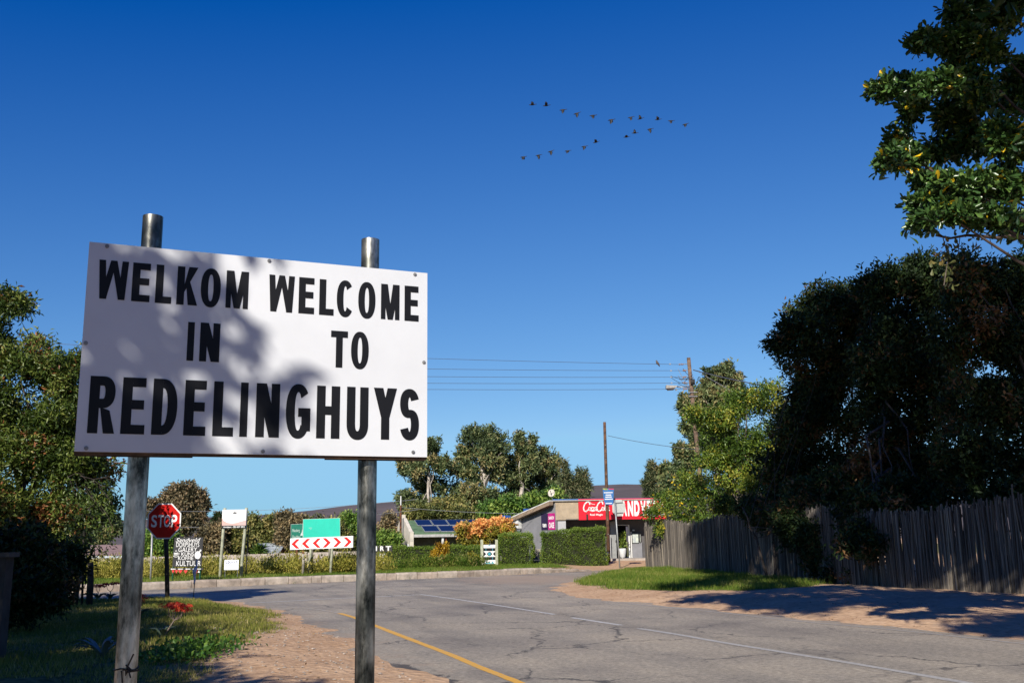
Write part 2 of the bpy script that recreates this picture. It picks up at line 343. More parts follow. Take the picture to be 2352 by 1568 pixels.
def gmask(x, y, far, sd):
    dl = np.where(inside(GL, x, y), 1, -1) * dist_line(GL, x, y, True); drr = np.where(inside(GR, x, y), 1, -1) * dist_line(GR, x, y, True)
    nz = (vnoise(x, y, 1.1, 9) - .5) * .7 + (vnoise(x, y, .35, 4) - .5) * .5
    m = np.maximum(smooth(-.15, .35, dl + nz), smooth(-.15, .35, drr + nz))
    fm = far * (1 - smooth(1.2, 3.2, x + nz)) + far * smooth(60, 75, y)
    return np.clip(np.maximum(m, np.clip(fm, 0, 1)), 0, 1)
GM = gmask(X, Yg, FAR, SD).reshape(-1)

def ground_mat():
    m = bpy.data.materials.new('ground'); m.use_nodes = True; n = m.node_tree; b = n.nodes['Principled BSDF']
    b.inputs['Roughness'].default_value = .95; b.inputs['Specular IOR Level'].default_value = .15
    tc = n.nodes.new('ShaderNodeTexCoord')
    def noise(sc, det=6):
        q = n.nodes.new('ShaderNodeTexNoise'); q.inputs['Scale'].default_value = sc; q.inputs['Detail'].default_value = det
        n.links.new(tc.outputs['Object'], q.inputs['Vector']); return q
    def ramp(src, c0, c1, p0=.35, p1=.65):
        r = n.nodes.new('ShaderNodeValToRGB'); r.color_ramp.elements[0].position = p0; r.color_ramp.elements[1].position = p1
        r.color_ramp.elements[0].color = (*c0, 1); r.color_ramp.elements[1].color = (*c1, 1); n.links.new(src, r.inputs[0]); return r
    def mix(fac, a, c):
        q = n.nodes.new('ShaderNodeMixRGB'); n.links.new(fac, q.inputs[0]); n.links.new(a, q.inputs[1]); n.links.new(c, q.inputs[2]); return q
    big = noise(.8, 8); fine = noise(9, 10); peb = noise(38, 3)
    d1 = ramp(big.outputs[0], (.40, .245, .14), (.58, .39, .24)); d2 = ramp(fine.outputs[0], (.26, .15, .08), (.64, .45, .29), .3, .7)
    dm = n.nodes.new('ShaderNodeMixRGB'); dm.inputs[0].default_value = .5; n.links.new(d1.outputs[0], dm.inputs[1]); n.links.new(d2.outputs[0], dm.inputs[2])
    pr = ramp(peb.outputs[0], (0, 0, 0), (1, 1, 1), .66, .72); pc = n.nodes.new('ShaderNodeRGB'); pc.outputs[0].default_value = (.5, .4, .31, 1)
    dm2 = mix(pr.outputs[0], dm.outputs[0], pc.outputs[0])
    g1 = ramp(noise(9, 6).outputs[0], (.06, .07, .02), (.20, .17, .065))
    at_ = n.nodes.new('ShaderNodeAttribute'); at_.attribute_name = 'rnd'
    fm = mix(at_.outputs['Fac'], dm2.outputs[0], g1.outputs[0])
    n.links.new(fm.outputs[0], b.inputs['Base Color'])
    bp = n.nodes.new('ShaderNodeBump'); bp.inputs['Strength'].default_value = .9; bp.inputs['Distance'].default_value = .05
    n.links.new(fine.outputs[0], bp.inputs['Height']); n.links.new(bp.outputs[0], b.inputs['Normal']); return m
ground = mkobj('ground', gv, gf, ground_mat(), rnd=GM, smooth=True); tag(ground, 'sandy roadside ground with worn grassy verges', kind='structure')

def asphalt_mat():
    m = bpy.data.materials.new('asphalt'); m.use_nodes = True; n = m.node_tree; b = n.nodes['Principled BSDF']
    b.inputs['Roughness'].default_value = .8; b.inputs['Specular IOR Level'].default_value = .3
    tc = n.nodes.new('ShaderNodeTexCoord')
    mp = n.nodes.new('ShaderNodeMapping'); mp.inputs['Rotation'].default_value = (0, 0, math.radians(-20.5)); n.links.new(tc.outputs['Object'], mp.inputs[0])
    st = n.nodes.new('ShaderNodeMapping'); st.inputs['Scale'].default_value = (1, .07, 1); n.links.new(mp.outputs[0], st.inputs[0])
    def noise(v, sc, det=6, ro=.6):
        q = n.nodes.new('ShaderNodeTexNoise'); q.inputs['Scale'].default_value = sc; q.inputs['Detail'].default_value = det; q.inputs['Roughness'].default_value = ro
        n.links.new(v, q.inputs['Vector']); return q
    def ramp(src, stops):
        r = n.nodes.new('ShaderNodeValToRGB'); el = r.color_ramp.elements
        while len(el) < len(stops): el.new(.5)
        for e, (p, c) in zip(el, stops): e.position = p; e.color = (*c, 1)
        n.links.new(src, r.inputs[0]); return r
    def mix(a, c, fac, mode='MIX'):
        q = n.nodes.new('ShaderNodeMixRGB'); q.blend_type = mode
        if isinstance(fac, float): q.inputs[0].default_value = fac
        else: n.links.new(fac, q.inputs[0])
        n.links.new(a, q.inputs[1]); n.links.new(c, q.inputs[2]); return q
    agg = noise(tc.outputs['Object'], 13, 9, .9); speck = ramp(agg.outputs[0], [(.34, (.105, .094, .08)), (.5, (.30, .272, .228)), (.66, (.51, .46, .385))])
    streak = noise(st.outputs[0], .9, 5); s1 = ramp(streak.outputs[0], [(.3, (.6, .6, .61)), (.5, (.92, .91, .90)), (.7, (1.2, 1.16, 1.1))])
    patch = noise(tc.outputs['Object'], .35, 5); s2 = ramp(patch.outputs[0], [(.32, (.6, .59, .6)), (.5, (.98, .96, .92)), (.66, (1.18, 1.13, 1.04))])
    c = mix(speck.outputs[0], s1.outputs[0], .75, 'MULTIPLY'); c = mix(c.outputs[0], s2.outputs[0], .8, 'MULTIPLY')
    # sand carried on to the asphalt at the shop turning and along the edges
    at_ = n.nodes.new('ShaderNodeAttribute'); at_.attribute_name = 'rnd'
    sn = noise(tc.outputs['Object'], 1.6, 7, .7); ad = n.nodes.new('ShaderNodeMath'); ad.operation = 'ADD'; n.links.new(at_.outputs['Fac'], ad.inputs[0]); n.links.new(sn.outputs[0], ad.inputs[1])
    sr = ramp(ad.outputs[0], [(.75, (0, 0, 0)), (1.0, (1, 1, 1))]); sand = ramp(agg.outputs[0], [(.3, (.24, .17, .115)), (.7, (.42, .33, .245))])
    sf = n.nodes.new('ShaderNodeMath'); sf.operation = 'MULTIPLY'; sf.inputs[1].default_value = .8; n.links.new(sr.outputs[0], sf.inputs[0])
    vo = n.nodes.new('ShaderNodeTexVoronoi'); vo.feature = 'DISTANCE_TO_EDGE'; vo.inputs['Scale'].default_value = .42
    wn = noise(tc.outputs['Object'], 1.3, 5, .7); wm = n.nodes.new('ShaderNodeVectorMath'); wm.operation = 'MULTIPLY_ADD'; wm.inputs[1].default_value = (1.1, 1.1, 0); n.links.new(wn.outputs[1], wm.inputs[0]); n.links.new(tc.outputs['Object'], wm.inputs[2]); n.links.new(wm.outputs[0], vo.inputs['Vector'])
    ck = ramp(vo.outputs['Distance'], [(.004, (1, 1, 1)), (.014, (0, 0, 0))]); cm = ramp(noise(tc.outputs['Object'], .16, 3).outputs[0], [(.42, (0, 0, 0)), (.5, (.85, .85, .85))])
    cf = n.nodes.new('ShaderNodeMath'); cf.operation = 'MULTIPLY'; n.links.new(ck.outputs[0], cf.inputs[0]); n.links.new(cm.outputs[0], cf.inputs[1])
    dk = n.nodes.new('ShaderNodeRGB'); dk.outputs[0].default_value = (.05, .047, .044, 1)
    c = mix(c.outputs[0], dk.outputs[0], cf.outputs[0])
    ea = n.nodes.new('ShaderNodeAttribute'); ea.attribute_name = 'edge'; en = noise(tc.outputs['Object'], 3.2, 8, .75); es_ = n.nodes.new('ShaderNodeMath'); es_.operation = 'ADD'; n.links.new(ea.outputs['Fac'], es_.inputs[0]); n.links.new(en.outputs[0], es_.inputs[1])
    er = ramp(es_.outputs[0], [(.98, (0, 0, 0)), (1.12, (.85, .85, .85))]); c = mix(c.outputs[0], sand.outputs[0], sf.outputs[0]); c = mix(c.outputs[0], dk.outputs[0], er.outputs[0])
    n.links.new(c.outputs[0], b.inputs['Base Color'])
    bp = n.nodes.new('ShaderNodeBump'); bp.inputs['Strength'].default_value = .5; bp.inputs['Distance'].default_value = .012
    n.links.new(agg.outputs[0], bp.inputs['Height']); n.links.new(bp.outputs[0], b.inputs['Normal']); return m
# road as a grid clipped a little inside the outline (the ground laps over its edge)
rx = axis([(-60, -18, 1.5), (-18, -9, .4), (-9, 1, .2), (1, 12, .4), (12, 26, 1.5)]); ry = axis([(-30, 8, 2.0), (8, 28, .2), (28, 54, .4)])
RX, RY = np.meshgrid(rx, ry); rin = inside(ROADP, RX, RY); rdd = dist_line(ROADP, RX, RY, True); rsd = np.where(rin, -rdd, rdd)
keepv = rsd < .9
keepv &= ~((dist_line(KERB, RX, RY) > .12) & inside(FARP, RX, RY) & (RX < 3.0))
fi = (np.arange(len(ry) - 1)[:, None] * len(rx) + np.arange(len(rx) - 1)[None]).reshape(-1)
q4 = np.stack([fi, fi + 1, fi + len(rx) + 1, fi + len(rx)], -1)
q4 = q4[keepv.reshape(-1)[q4].all(1)]
sandm = np.maximum(smooth(-1.6, .3, rsd) * .35, .62 * np.exp(-(((RX - .6) / 3.6) ** 2 + ((RY - 42) / 6.5) ** 2)))
sandm = np.maximum(sandm, .5 * smooth(1.0, 4.5, RX) * smooth(40, 46, RY))
used = np.unique(q4); remap = np.zeros(RX.size, int); remap[used] = np.arange(len(used))
road = mkobj('road', np.stack([RX, RY, np.zeros_like(RX)], -1).reshape(-1, 3)[used], remap[q4], asphalt_mat(), rnd=sandm.reshape(-1)[used])
_e = road.data.attributes.new('edge', 'FLOAT', 'POINT'); _ld = dist_line(np.array(LEFT), RX, RY); _e.data.foreach_set('value', (.62 * (1 - smooth(.05, .75, _ld)) * smooth(9, 14, 26 - RY + 0 * RX + 0)).reshape(-1)[used].astype(np.float32))
tag(road, 'worn grey asphalt road meeting a cross street at a junction', kind='structure')

def paint(name, col, wear):
    m = bpy.data.materials.new(name); m.use_nodes = True; n = m.node_tree; b = n.nodes['Principled BSDF']; b.inputs['Roughness'].default_value = .7
    tc = n.nodes.new('ShaderNodeTexCoord'); q = n.nodes.new('ShaderNodeTexNoise'); q.inputs['Scale'].default_value = 14; q.inputs['Detail'].default_value = 8; q.inputs['Roughness'].default_value = .75
    n.links.new(tc.outputs['Object'], q.inputs['Vector']); r = n.nodes.new('ShaderNodeValToRGB')
    r.color_ramp.elements[0].position = wear - .06; r.color_ramp.elements[1].position = wear + .14
    r.color_ramp.elements[0].color = (.3, .288, .27, 1); r.color_ramp.elements[1].color = (*col, 1)
    n.links.new(q.outputs[0], r.inputs[0]); n.links.new(r.outputs[0], b.inputs['Base Color']); return m
def ribbon(name, pts, wd, z, m, label):
    pts = np.array([V3(p)[:2] for p in pts]); t = np.linspace(0, len(pts) - 1, max(2, len(pts) * 6))
    sm = np.stack([np.interp(t, np.arange(len(pts)), pts[:, k]) for k in (0, 1)], -1)
    for _ in range(3): sm[1:-1] = (sm[:-2] + 2 * sm[1:-1] + sm[2:]) / 4
    d = nrm(np.gradient(sm, axis=0)); nn = np.stack([-d[:, 1], d[:, 0]], -1); w_ = wd * (1 + .16 * (RNG.random(len(sm)) - .5))[:, None] / 2
    v = np.concatenate([np.c_[sm + nn * w_, np.full(len(sm), z)], np.c_[sm - nn * w_, np.full(len(sm), z)]]); k = len(sm)
    o = mkobj(name, v, [(i, i + 1, k + i + 1, k + i) for i in range(k - 1)], m); tag(o, label, kind='structure'); return o
MY, MW, MWF = paint('yellow_paint', (.66, .35, .03), .36), paint('white_paint', (.62, .61, .58), .47), paint('worn_white_paint', (.47, .45, .41), .49)
ylpx = [(690, 1514), (750, 1519), (800, 1523), (849, 1532), (887, 1543), (937, 1563), (1046, 1605), (1138, 1640), (1196, 1666), (1308, 1709), (1420, 1760)]
yl = [gs(*p) for p in ylpx]; yl.append(yl[-1] + (yl[-1] - yl[-2]) * 12)
ribbon('yellow_line', yl[3:], .12, .004, MY, 'yellow edge line curving along the left of the road')
ribbon('yellow_line', yl[:4], .12, .004, paint('worn_yellow', (.45, .28, .09), .52), 'faded far end of the yellow edge line')
ribbon('white_line', [gs(*p) for p in [(606, 1507), (700, 1503), (800, 1497), (937, 1491), (1046, 1486)]], .14, .004, MW, 'white stop line across the mouth of the road')
ribbon('centre_line', [gs(*p) for p in [(1050, 1485), (1138, 1496.5), (1267, 1516), (1386, 1535)]], .11, .004, MW, 'solid white centre line near the junction')
ribbon('centre_dash', [gs(*p) for p in [(1431, 1543), (1490, 1552.5), (1553, 1562)]], .12, .004, MW, 'short white centre dash after the solid line')
ribbon('centre_line', [gs(*p) for p in [(1597, 1570), (1700, 1586), (1804, 1605), (2100, 1652), (2417, 1706), (2800, 1775)]], .13, .004, MWF, 'long faded white centre line running to the right')
ribbon('edge_line', [V3(p) + V3((-.32, -.1)) for p in [(3.06, 25.04), (4.46, 22.09), (5.46, 19.39), (6.76, 16.88), (7.44, 15.01), (10.4, 7.5)]], .1, .004, paint('worn_edge', (.36, .26, .15), .54), 'worn yellow edge line along the right of the road')
# kerb
MK = [mat('kerb_concrete_%d' % i, c, .9, var=.22, scale=3.0, bump=.4) for i, c in enumerate([(.46, .385, .315), (.42, .345, .28), (.48, .41, .34)])]
kerb = thing('kerb', 'raised concrete kerb curving round the far side of the junction', None, (-8, 41, 0), kind='structure')
kp = np.array([k[:2] for k in KERB[2:]]); seg = np.r_[0, np.cumsum(np.linalg.norm(np.diff(kp, axis=0), axis=1))]
s_, tot = 0.0, seg[-1]; rk = random.Random(4)
while s_ < tot - .3:
    L = 1.0 if rk.random() > .16 else rk.choice([.45, .62]); L = min(L, tot - s_)
    a = V3([np.interp(s_ + .014, seg, kp[:, k]) for k in (0, 1)]); b = V3([np.interp(s_ + L - .014, seg, kp[:, k]) for k in (0, 1)])
    d = nrm(b - a); nn = np.array([-d[1], d[0]]); h = .27 + rk.uniform(-.012, .012); h *= 1 - .85 * float(smooth(tot - 5, tot, s_)); j = rk.uniform(-.012, .012)
    prof = [(0 + j, -.1), (0 + j, h * .72), (.035 + j, h), (.17 + j, h + .005), (.17 + j, -.1)]
    v = [np.r_[p + nn * o_, z] for p in (a, b) for o_, z in prof]; m_ = len(prof)
    f = [tuple(range(m_))[::-1], tuple(range(m_, 2 * m_))] + [(i, (i + 1) % m_, m_ + (i + 1) % m_, m_ + i) for i in range(m_)]
    mkobj('kerb_stone', v, f, rk.choice(MK), kerb); s_ += L
# sandy gutter strip at the foot of the kerb comes from the asphalt's own sand; hill behind
hx = np.linspace(-1500, 1600, 120); hy = np.linspace(420, 1700, 40); HX, HY = np.meshgrid(hx, hy)
ridge_px = [(-400, 1215), (200, 1205), (460, 1192), (560, 1188), (640, 1182), (700, 1177), (800, 1164), (880, 1158), (940, 1154), (1100, 1140), (1250, 1128), (1360, 1122), (1450, 1119), (1500, 1121), (1650, 1128), (1900, 1140), (2800, 1160)]
rp = np.array([at(px, py, 1200.0) for px, py in ridge_px]); rz = np.interp(HX * 1200 / HY, rp[:, 0], rp[:, 2])
HZ = rz * smooth(420, 1200, HY) * (1 + .02 * (vnoise(HX, HY, 90, 2) - .5)) + (vnoise(HX, HY, 130, 6) - .5) * 5 * smooth(450, 700, HY) * (1 - smooth(1050, 1200, HY)) + .2 + (HY - 1200).clip(0) * .004
hf = (np.arange(39)[:, None] * 120 + np.arange(119)[None]).reshape(-1)
hillm = mat('hill_scrub', (.115, .088, .082), .95, var=.3, scale=.02, col2=(.068, .056, .052), bump=.3, dscale=.4)
hill = mkobj('hill', np.stack([HX, HY, HZ], -1).reshape(-1, 3), np.stack([hf, hf + 1, hf + 121, hf + 120], -1), hillm, smooth=True)
tag(hill, 'long low brown hill with a gentle ridge behind the village', kind='structure')
def hz(x, y): return float(gheight(np.array([x]), np.array([y]))[0][0])
# grass
GMAT = leafmat('grass_blade', [(0, (.08, .11, .018)), (.45, (.19, .205, .035)), (.75, (.33, .29, .085)), (1, (.48, .38, .17))], .6, .3, .15)
GMAT2 = leafmat('lush_grass_blade', [(0, (.06, .12, .014)), (.5, (.14, .21, .026)), (.8, (.26, .27, .06)), (1, (.40, .34, .13))], .55, .35, .15)
def grass(label, box, n, h, wd, m, seed, cond, dry=.0):
    rng = np.random.default_rng(seed); x = rng.uniform(box[0], box[1], n); y = rng.uniform(box[2], box[3], n)
    z, sd, far = gheight(x, y); k = rng.random(n) < gmask(x, y, far, sd) * cond(x, y, sd, far); x, y, z = x[k], y[k], z[k]; N = len(x)
    hh = h * rng.uniform(.4, 1.3, N) * (.55 + .9 * vnoise(x, y, .7, seed)); a = rng.uniform(0, 2 * math.pi, N)
    s_ = np.stack([np.cos(a), np.sin(a), 0 * a], -1) * (wd * rng.uniform(.7, 1.3, N))[:, None] / 2; p = np.stack([x, y, z - .01], -1)
    tip = p + np.stack([rng.normal(0, .35, N) * hh, rng.normal(0, .35, N) * hh, hh], -1)
    v = np.stack([p - s_, p + s_, tip], 1).reshape(-1, 3); f = np.arange(3 * N).reshape(-1, 3)
    r = np.repeat(np.clip(.35 + dry + rng.normal(0, .2, N) + .5 * (vnoise(x, y, 1.3, seed + 1) - .5), 0, 1), 3)
    o = mkobj('grass', v, f, m, rnd=r); tag(o, label, 'grass', kind='stuff')
grass('short patchy grass on the near verge left of the road', (-16, -3.5, 11, 29), 170000, .075, .014, GMAT, 21, lambda x, y, sd, far: np.where(far, 0, 1) * (x > -14), .12)
grass('lush green grass wedge in front of the reed fence', (1.8, 12, 23, 56), 130000, .14, .02, GMAT2, 22, lambda x, y, sd, far: np.where(far, 0, 1) * (x < 11.5), .12)
grass('grass strip along the top of the kerb', (-19, 4, 34, 60), 150000, .11, .022, GMAT2, 23, lambda x, y, sd, far: np.where(far & (dist_line(KERB, x, y) < 9), 1, 0), .06)
# loose stones on the dirt
rng = np.random.default_rng(5); v, f = [], []; k = 0
while k < 420:
    x, y = rng.uniform(-5.5, -.4), rng.uniform(11, 24); z, sd, far = gheight(np.array([x]), np.array([y]))
    if sd[0] < .05 or sd[0] > 2.6: continue
    r = rng.uniform(.008, .028); d = sph(rng, 6) * r * np.array([1, 1, .6]); o6 = np.array([[1, 0, 0], [-1, 0, 0], [0, 1, 0], [0, -1, 0], [0, 0, .6], [0, 0, -.6]]) * r + d * .3
    v.append(o6 + [x, y, z[0] + r * .2]); f += [tuple(np.array(t) + 6 * k) for t in [(0, 2, 4), (2, 1, 4), (1, 3, 4), (3, 0, 4), (2, 0, 5), (1, 2, 5), (3, 1, 5), (0, 3, 5)]]; k += 1
tag(mkobj('gravel', np.concatenate(v), f, mat('stone', (.42, .35, .29), .9, var=.3, scale=20)), 'loose pale stones scattered over the dirt shoulder', 'gravel', kind='stuff')

# dry leaf litter and grass tufts along the dirt edges
rng = np.random.default_rng(15); n_ = 5200; x = rng.uniform(-7, 11, n_); y = rng.uniform(11, 34, n_); z, sd, far = gheight(x, y)
k_ = (sd > .0) & (sd < 3.5) & ~far & (rng.random(n_) < np.clip(vnoise(x, y, .8, 11) * 1.6 - .4, .03, 1)); P = np.stack([x, y, z + .006], -1)[k_]; N = len(P)
v, f, r = leaves(rng, P, rng.normal(size=(N, 3)) * V3((1, 1, .25)), .05, .024, DIA, 1.5)
tag(mkobj('leaf_litter', v, f, leafmat('dry_leaf', [(0, (.10, .06, .03)), (.5, (.24, .15, .07)), (1, (.40, .30, .16))], .8, .1), rnd=r), 'dry leaves and twigs scattered over the dirt shoulders', 'leaf litter', kind='stuff')
# ------------------------------------------------------------------ welcome sign
def galv():
    m = bpy.data.materials.new('galvanised_steel'); m.use_nodes = True; n = m.node_tree; b = n.nodes['Principled BSDF']
    tc = n.nodes.new('ShaderNodeTexCoord'); mp = n.nodes.new('ShaderNodeMapping'); mp.inputs['Scale'].default_value = (1, 1, .35); n.links.new(tc.outputs['Object'], mp.inputs[0])
    a = n.nodes.new('ShaderNodeTexNoise'); a.inputs['Scale'].default_value = 14; a.inputs['Detail'].default_value = 8; a.inputs['Roughness'].default_value = .7; n.links.new(mp.outputs[0], a.inputs['Vector'])
    c = n.nodes.new('ShaderNodeTexNoise'); c.inputs['Scale'].default_value = 3.5; c.inputs['Detail'].default_value = 4; n.links.new(tc.outputs['Object'], c.inputs['Vector'])
    r = n.nodes.new('ShaderNodeValToRGB'); r.color_ramp.elements[0].position = .38; r.color_ramp.elements[0].color = (.06, .065, .062, 1); r.color_ramp.elements[1].position = .6; r.color_ramp.elements[1].color = (.62, .61, .57, 1)
    r2 = n.nodes.new('ShaderNodeValToRGB'); r2.color_ramp.elements[0].position = .4; r2.color_ramp.elements[0].color = (.22, .235, .23, 1); r2.color_ramp.elements[1].position = .6; r2.color_ramp.elements[1].color = (1, .99, .96, 1)
    mx = n.nodes.new('ShaderNodeMixRGB'); mx.blend_type = 'MULTIPLY'; mx.inputs[0].default_value = 1
    n.links.new(a.outputs[0], r.inputs[0]); n.links.new(c.outputs[0], r2.inputs[0]); n.links.new(r.outputs[0], mx.inputs[1]); n.links.new(r2.outputs[0], mx.inputs[2]); n.links.new(mx.outputs[0], b.inputs['Base Color'])
    b.inputs['Metallic'].default_value = .9
    rr = n.nodes.new('ShaderNodeMapRange'); rr.inputs[3].default_value = .22; rr.inputs[4].default_value = .46; n.links.new(a.outputs[0], rr.inputs[0]); n.links.new(rr.outputs[0], b.inputs['Roughness'])
    bp = n.nodes.new('ShaderNodeBump'); bp.inputs['Strength'].default_value = .25; bp.inputs['Distance'].default_value = .004; n.links.new(a.outputs[0], bp.inputs['Height']); n.links.new(bp.outputs[0], b.inputs['Normal'])
    return m
GALV = galv()
WHITE = mat('white_sign_face', (.64, .665, .705), .42, var=.045, scale=1.3); BLACKP = mat('black_vinyl', (.007, .0075, .010), .5, var=.1, spec=.25)
STEEL = mat('dull_steel', (.32, .32, .32), .5, .6, scale=20); DARKST = mat('dark_steel', (.035, .033, .03), .6, .3, scale=12)
yaw = 1.163117; WB, HB = 1.5, .88365
BL = V3((-1.77992, 3.97930, 1.93355)); WF = Frame(BL, (math.sin(yaw), math.cos(yaw), .0028))
ws = thing('welcome_sign', 'large white welcome sign with black lettering on two galvanised posts', 'sign', (BL[0] + .7, BL[1] + .3, 0))
board = MB().rect(WF, 0, 0, WB, HB, -.012, 0).build('board', WHITE, ws)
RE_ = mat('rusty_edge', (.10, .06, .035), .7, var=.3, scale=15)
for a in ((0, -.012, WB, .0015), (0, HB - .0015, WB, HB + .003)): MB().rect(WF, a[0], a[1], a[2], a[3], -.03, -.0125).build('board_edge', RE_, board)
LET = {'WELKOM': [('W', 0.044, 0.641, 0.161, 0.810), ('E', 0.178, 0.640, 0.251, 0.810), ('L', 0.273, 0.640, 0.339, 0.810), ('K', 0.360, 0.640, 0.447, 0.811), ('O', 0.459, 0.637, 0.543, 0.813), ('M', 0.566, 0.641, 0.662, 0.811)],
       'WELCOME': [('W', 0.752, 0.640, 0.866, 0.809), ('E', 0.886, 0.640, 0.957, 0.809), ('L', 0.980, 0.640, 1.047, 0.808), ('C', 1.061, 0.637, 1.140, 0.812), ('O', 1.162, 0.637, 1.244, 0.813), ('M', 1.271, 0.641, 1.361, 0.811), ('E', 1.386, 0.641, 1.456, 0.812)],
       'IN': [('I', 0.414, 0.396, 0.442, 0.566), ('N', 0.466, 0.396, 0.549, 0.567)], 'TO': [('T', 1.038, 0.400, 1.116, 0.570), ('O', 1.132, 0.397, 1.215, 0.573)],
       'REDELINGHUYS': [('R', 0.042, 0.075, 0.145, 0.312), ('E', 0.168, 0.075, 0.261, 0.312), ('D', 0.288, 0.075, 0.387, 0.312), ('E', 0.416, 0.075, 0.505, 0.312), ('L', 0.534, 0.075, 0.620, 0.312), ('I', 0.647, 0.075, 0.679, 0.312), ('N', 0.714, 0.075, 0.816, 0.312), ('G', 0.844, 0.072, 0.952, 0.316), ('H', 0.980, 0.076, 1.085, 0.313), ('U', 1.117, 0.073, 1.217, 0.314), ('Y', 1.242, 0.077, 1.352, 0.315), ('S', 1.367, 0.074, 1.460, 0.318)]}
for wd, ls in LET.items():
    mb = MB()
    for ch, a, b, c, d in ls: glyph(mb, WF, ch, a, b, c, d, *((.039, .039) if wd[0] == 'R' else (.0308, .030)), .0015)
    mb.build('lettering', BLACKP, board, label='black word ' + wd)
for u, v in [(.07, .871), (.749, .872), (1.437, .871), (.014, .448), (1.483, .446), (.044, .014), (.75, .014), (1.432, .022)]:
    mb = MB().disc(WF, u, v, .0085, .0085, 0, .003, 14).disc(WF, u, v, .004, .004, .003, .006, 10); mb.build('screw', STEEL, board)
for i, u in enumerate((.25, 1.24)):
    c = WF.p(u, 0, -.088); mb = MB(); zz = [-.4, .5, 1.2, 1.9, 2.6, 2.985]
    mb.tube([(c[0], c[1], z) for z in zz], .0435, 28, False)
    mb.tube([(c[0], c[1], 2.985), (c[0], c[1], 2.9)], .0385, 28, True)
    an = np.arange(28) * 2 * math.pi / 28; ring = np.concatenate([np.c_[c[0] + r_ * np.cos(an), c[1] + r_ * np.sin(an), np.full(28, 2.985)] for r_ in (.0435, .0385)])
    mb.add(ring, [(k, (k + 1) % 28, 28 + (k + 1) % 28, 28 + k) for k in range(28)])
    mb.build('post', GALV, ws, True)
    u0, u1 = ((.0, .462), (1.03, 1.498))[i]
    for v in (-.016, .80): MB().rect(WF, u0, v, u1, v + .04, -.043, -.0305).build('bracket', DARKST, ws)
    if i == 0:
        for zz, s_ in ((.98 + .09, 1), (.98 - .02, .7)):
            mb = MB(); an = np.linspace(0, 2 * math.pi, 16); mb.tube([(c[0] + .047 * math.cos(t), c[1] + .047 * math.sin(t), zz + .004 * math.sin(3 * t)) for t in an], .003, 5, False)
            for k in range(7):
                a0 = V3((c[0] + .02 + .004 * k, c[1] - .047, zz)); mb.tube([a0, a0 + V3((RNG.normal(0, .012) * s_, -.006, RNG.normal(.0, .02) * s_)), a0 + V3((RNG.normal(.01, .02) * s_, -.012, RNG.normal(.0, .03) * s_))], .0035, 5)
            mb.build('wire_tie', DARKST, ws)
# ------------------------------------------------------------------ stop sign
def frame_at(x0, y0, x1, y1, Y0, Y1=None):    # bottom-left and bottom-right view points
    a, b = at(x0, y0, Y0), at(x1, y1, Y1 or Y0); return Frame(a, b - a), np.linalg.norm(b - a)
WOODG = mat('weathered_grey_wood', (.36, .33, .27), .85, var=.3, scale=5, bump=.4); WOODB = mat('brown_creosote_wood', (.13, .065, .035), .8, var=.3, scale=6, bump=.4)
WOODGREEN = mat('treated_green_wood', (.40, .41, .30), .85, var=.2, scale=5, bump=.3); RUST = mat('rusty_steel', (.17, .065, .03), .8, var=.4, scale=9, bump=.3); DARKW = mat('dark_post', (.030, .024, .02), .8, var=.4, scale=8, bump=.4)
Ys = 27.0; c = at(377, 1196, Ys); b0 = at(385.5, 1371, Ys); tp = at(376, 1165, Ys)
st = thing('stop_sign', 'red octagonal stop sign in dappled shade on a dark post', 'sign', (b0[0], Ys, b0[2]))
SF = Frame(c, (1, -.12, -.006)); k8 = lambda r: [(r / math.cos(math.pi / 8) * math.cos(math.pi / 8 + i * math.pi / 4), r / math.cos(math.pi / 8) * math.sin(math.pi / 8 + i * math.pi / 4)) for i in range(8)]
pn = MB().slab(SF, k8(.475), -.006, 0).build('panel', mat('white_reflective', (.70, .71, .72), .35, var=.04), st)
MB().slab(SF, k8(.44), .0005, .002).build('red_face', mat('red_reflective', (.52, .012, .010), .3, var=.08, scale=3), pn)
mb = MB()
for ch, u in zip('STOP', (-.365, -.175, -.005, .205)): put_text(mb, SF, ch, u, -.165, u + (.165, .16, .185, .165)['STOP'.index(ch)], .165, .004, .022)
mb.build('lettering', mat('white_reflective_letters', (.80, .80, .80), .35, var=.03), pn)
MB().tube([b0 - V3((0, 0, .5)) + V3((0, .06, 0)), (b0 + c) / 2 + V3((.0, .06, 0)), tp + V3((0, .06, 0))], [.062, .058, .052], 10).build('post', DARKW, st, True)
# ------------------------------------------------------------------ gallery chalk board
CHALK = mat('charcoal_board', (.035, .035, .038), .75, var=.25, scale=3); CHW = mat('white_chalk_paint', (.78, .78, .76), .8, var=.06); GREENP = mat('green_paint', (.02, .13, .07), .6, var=.2); REDF = mat('red_cloth', (.70, .05, .05), .8, var=.1)
cx6 = lambda x: (400 + x / 6.82) * S; cy6 = lambda y: (1250 + y / 6.82) * S
GFr, gw = frame_at(cx6(208), cy6(1132), cx6(706), cy6(1130), 39.0); gm = gw / 498
U6 = lambda x: (x - 208) * gm; V6 = lambda y: (1131 - y) * gm
gz = hz(GFr.o[0] + .6, 39.1)
gb = thing('gallery_sign', 'square black board hand lettered in white above a row of red pennants', 'sign', (GFr.o[0] + .6, 39.05, gz))
bd = MB().slab(GFr, [(U6(208), 0), (U6(706), 0), (U6(714), V6(640)), (U6(222), V6(642))], -.03, 0).build('board', CHALK, gb)
mb = MB()
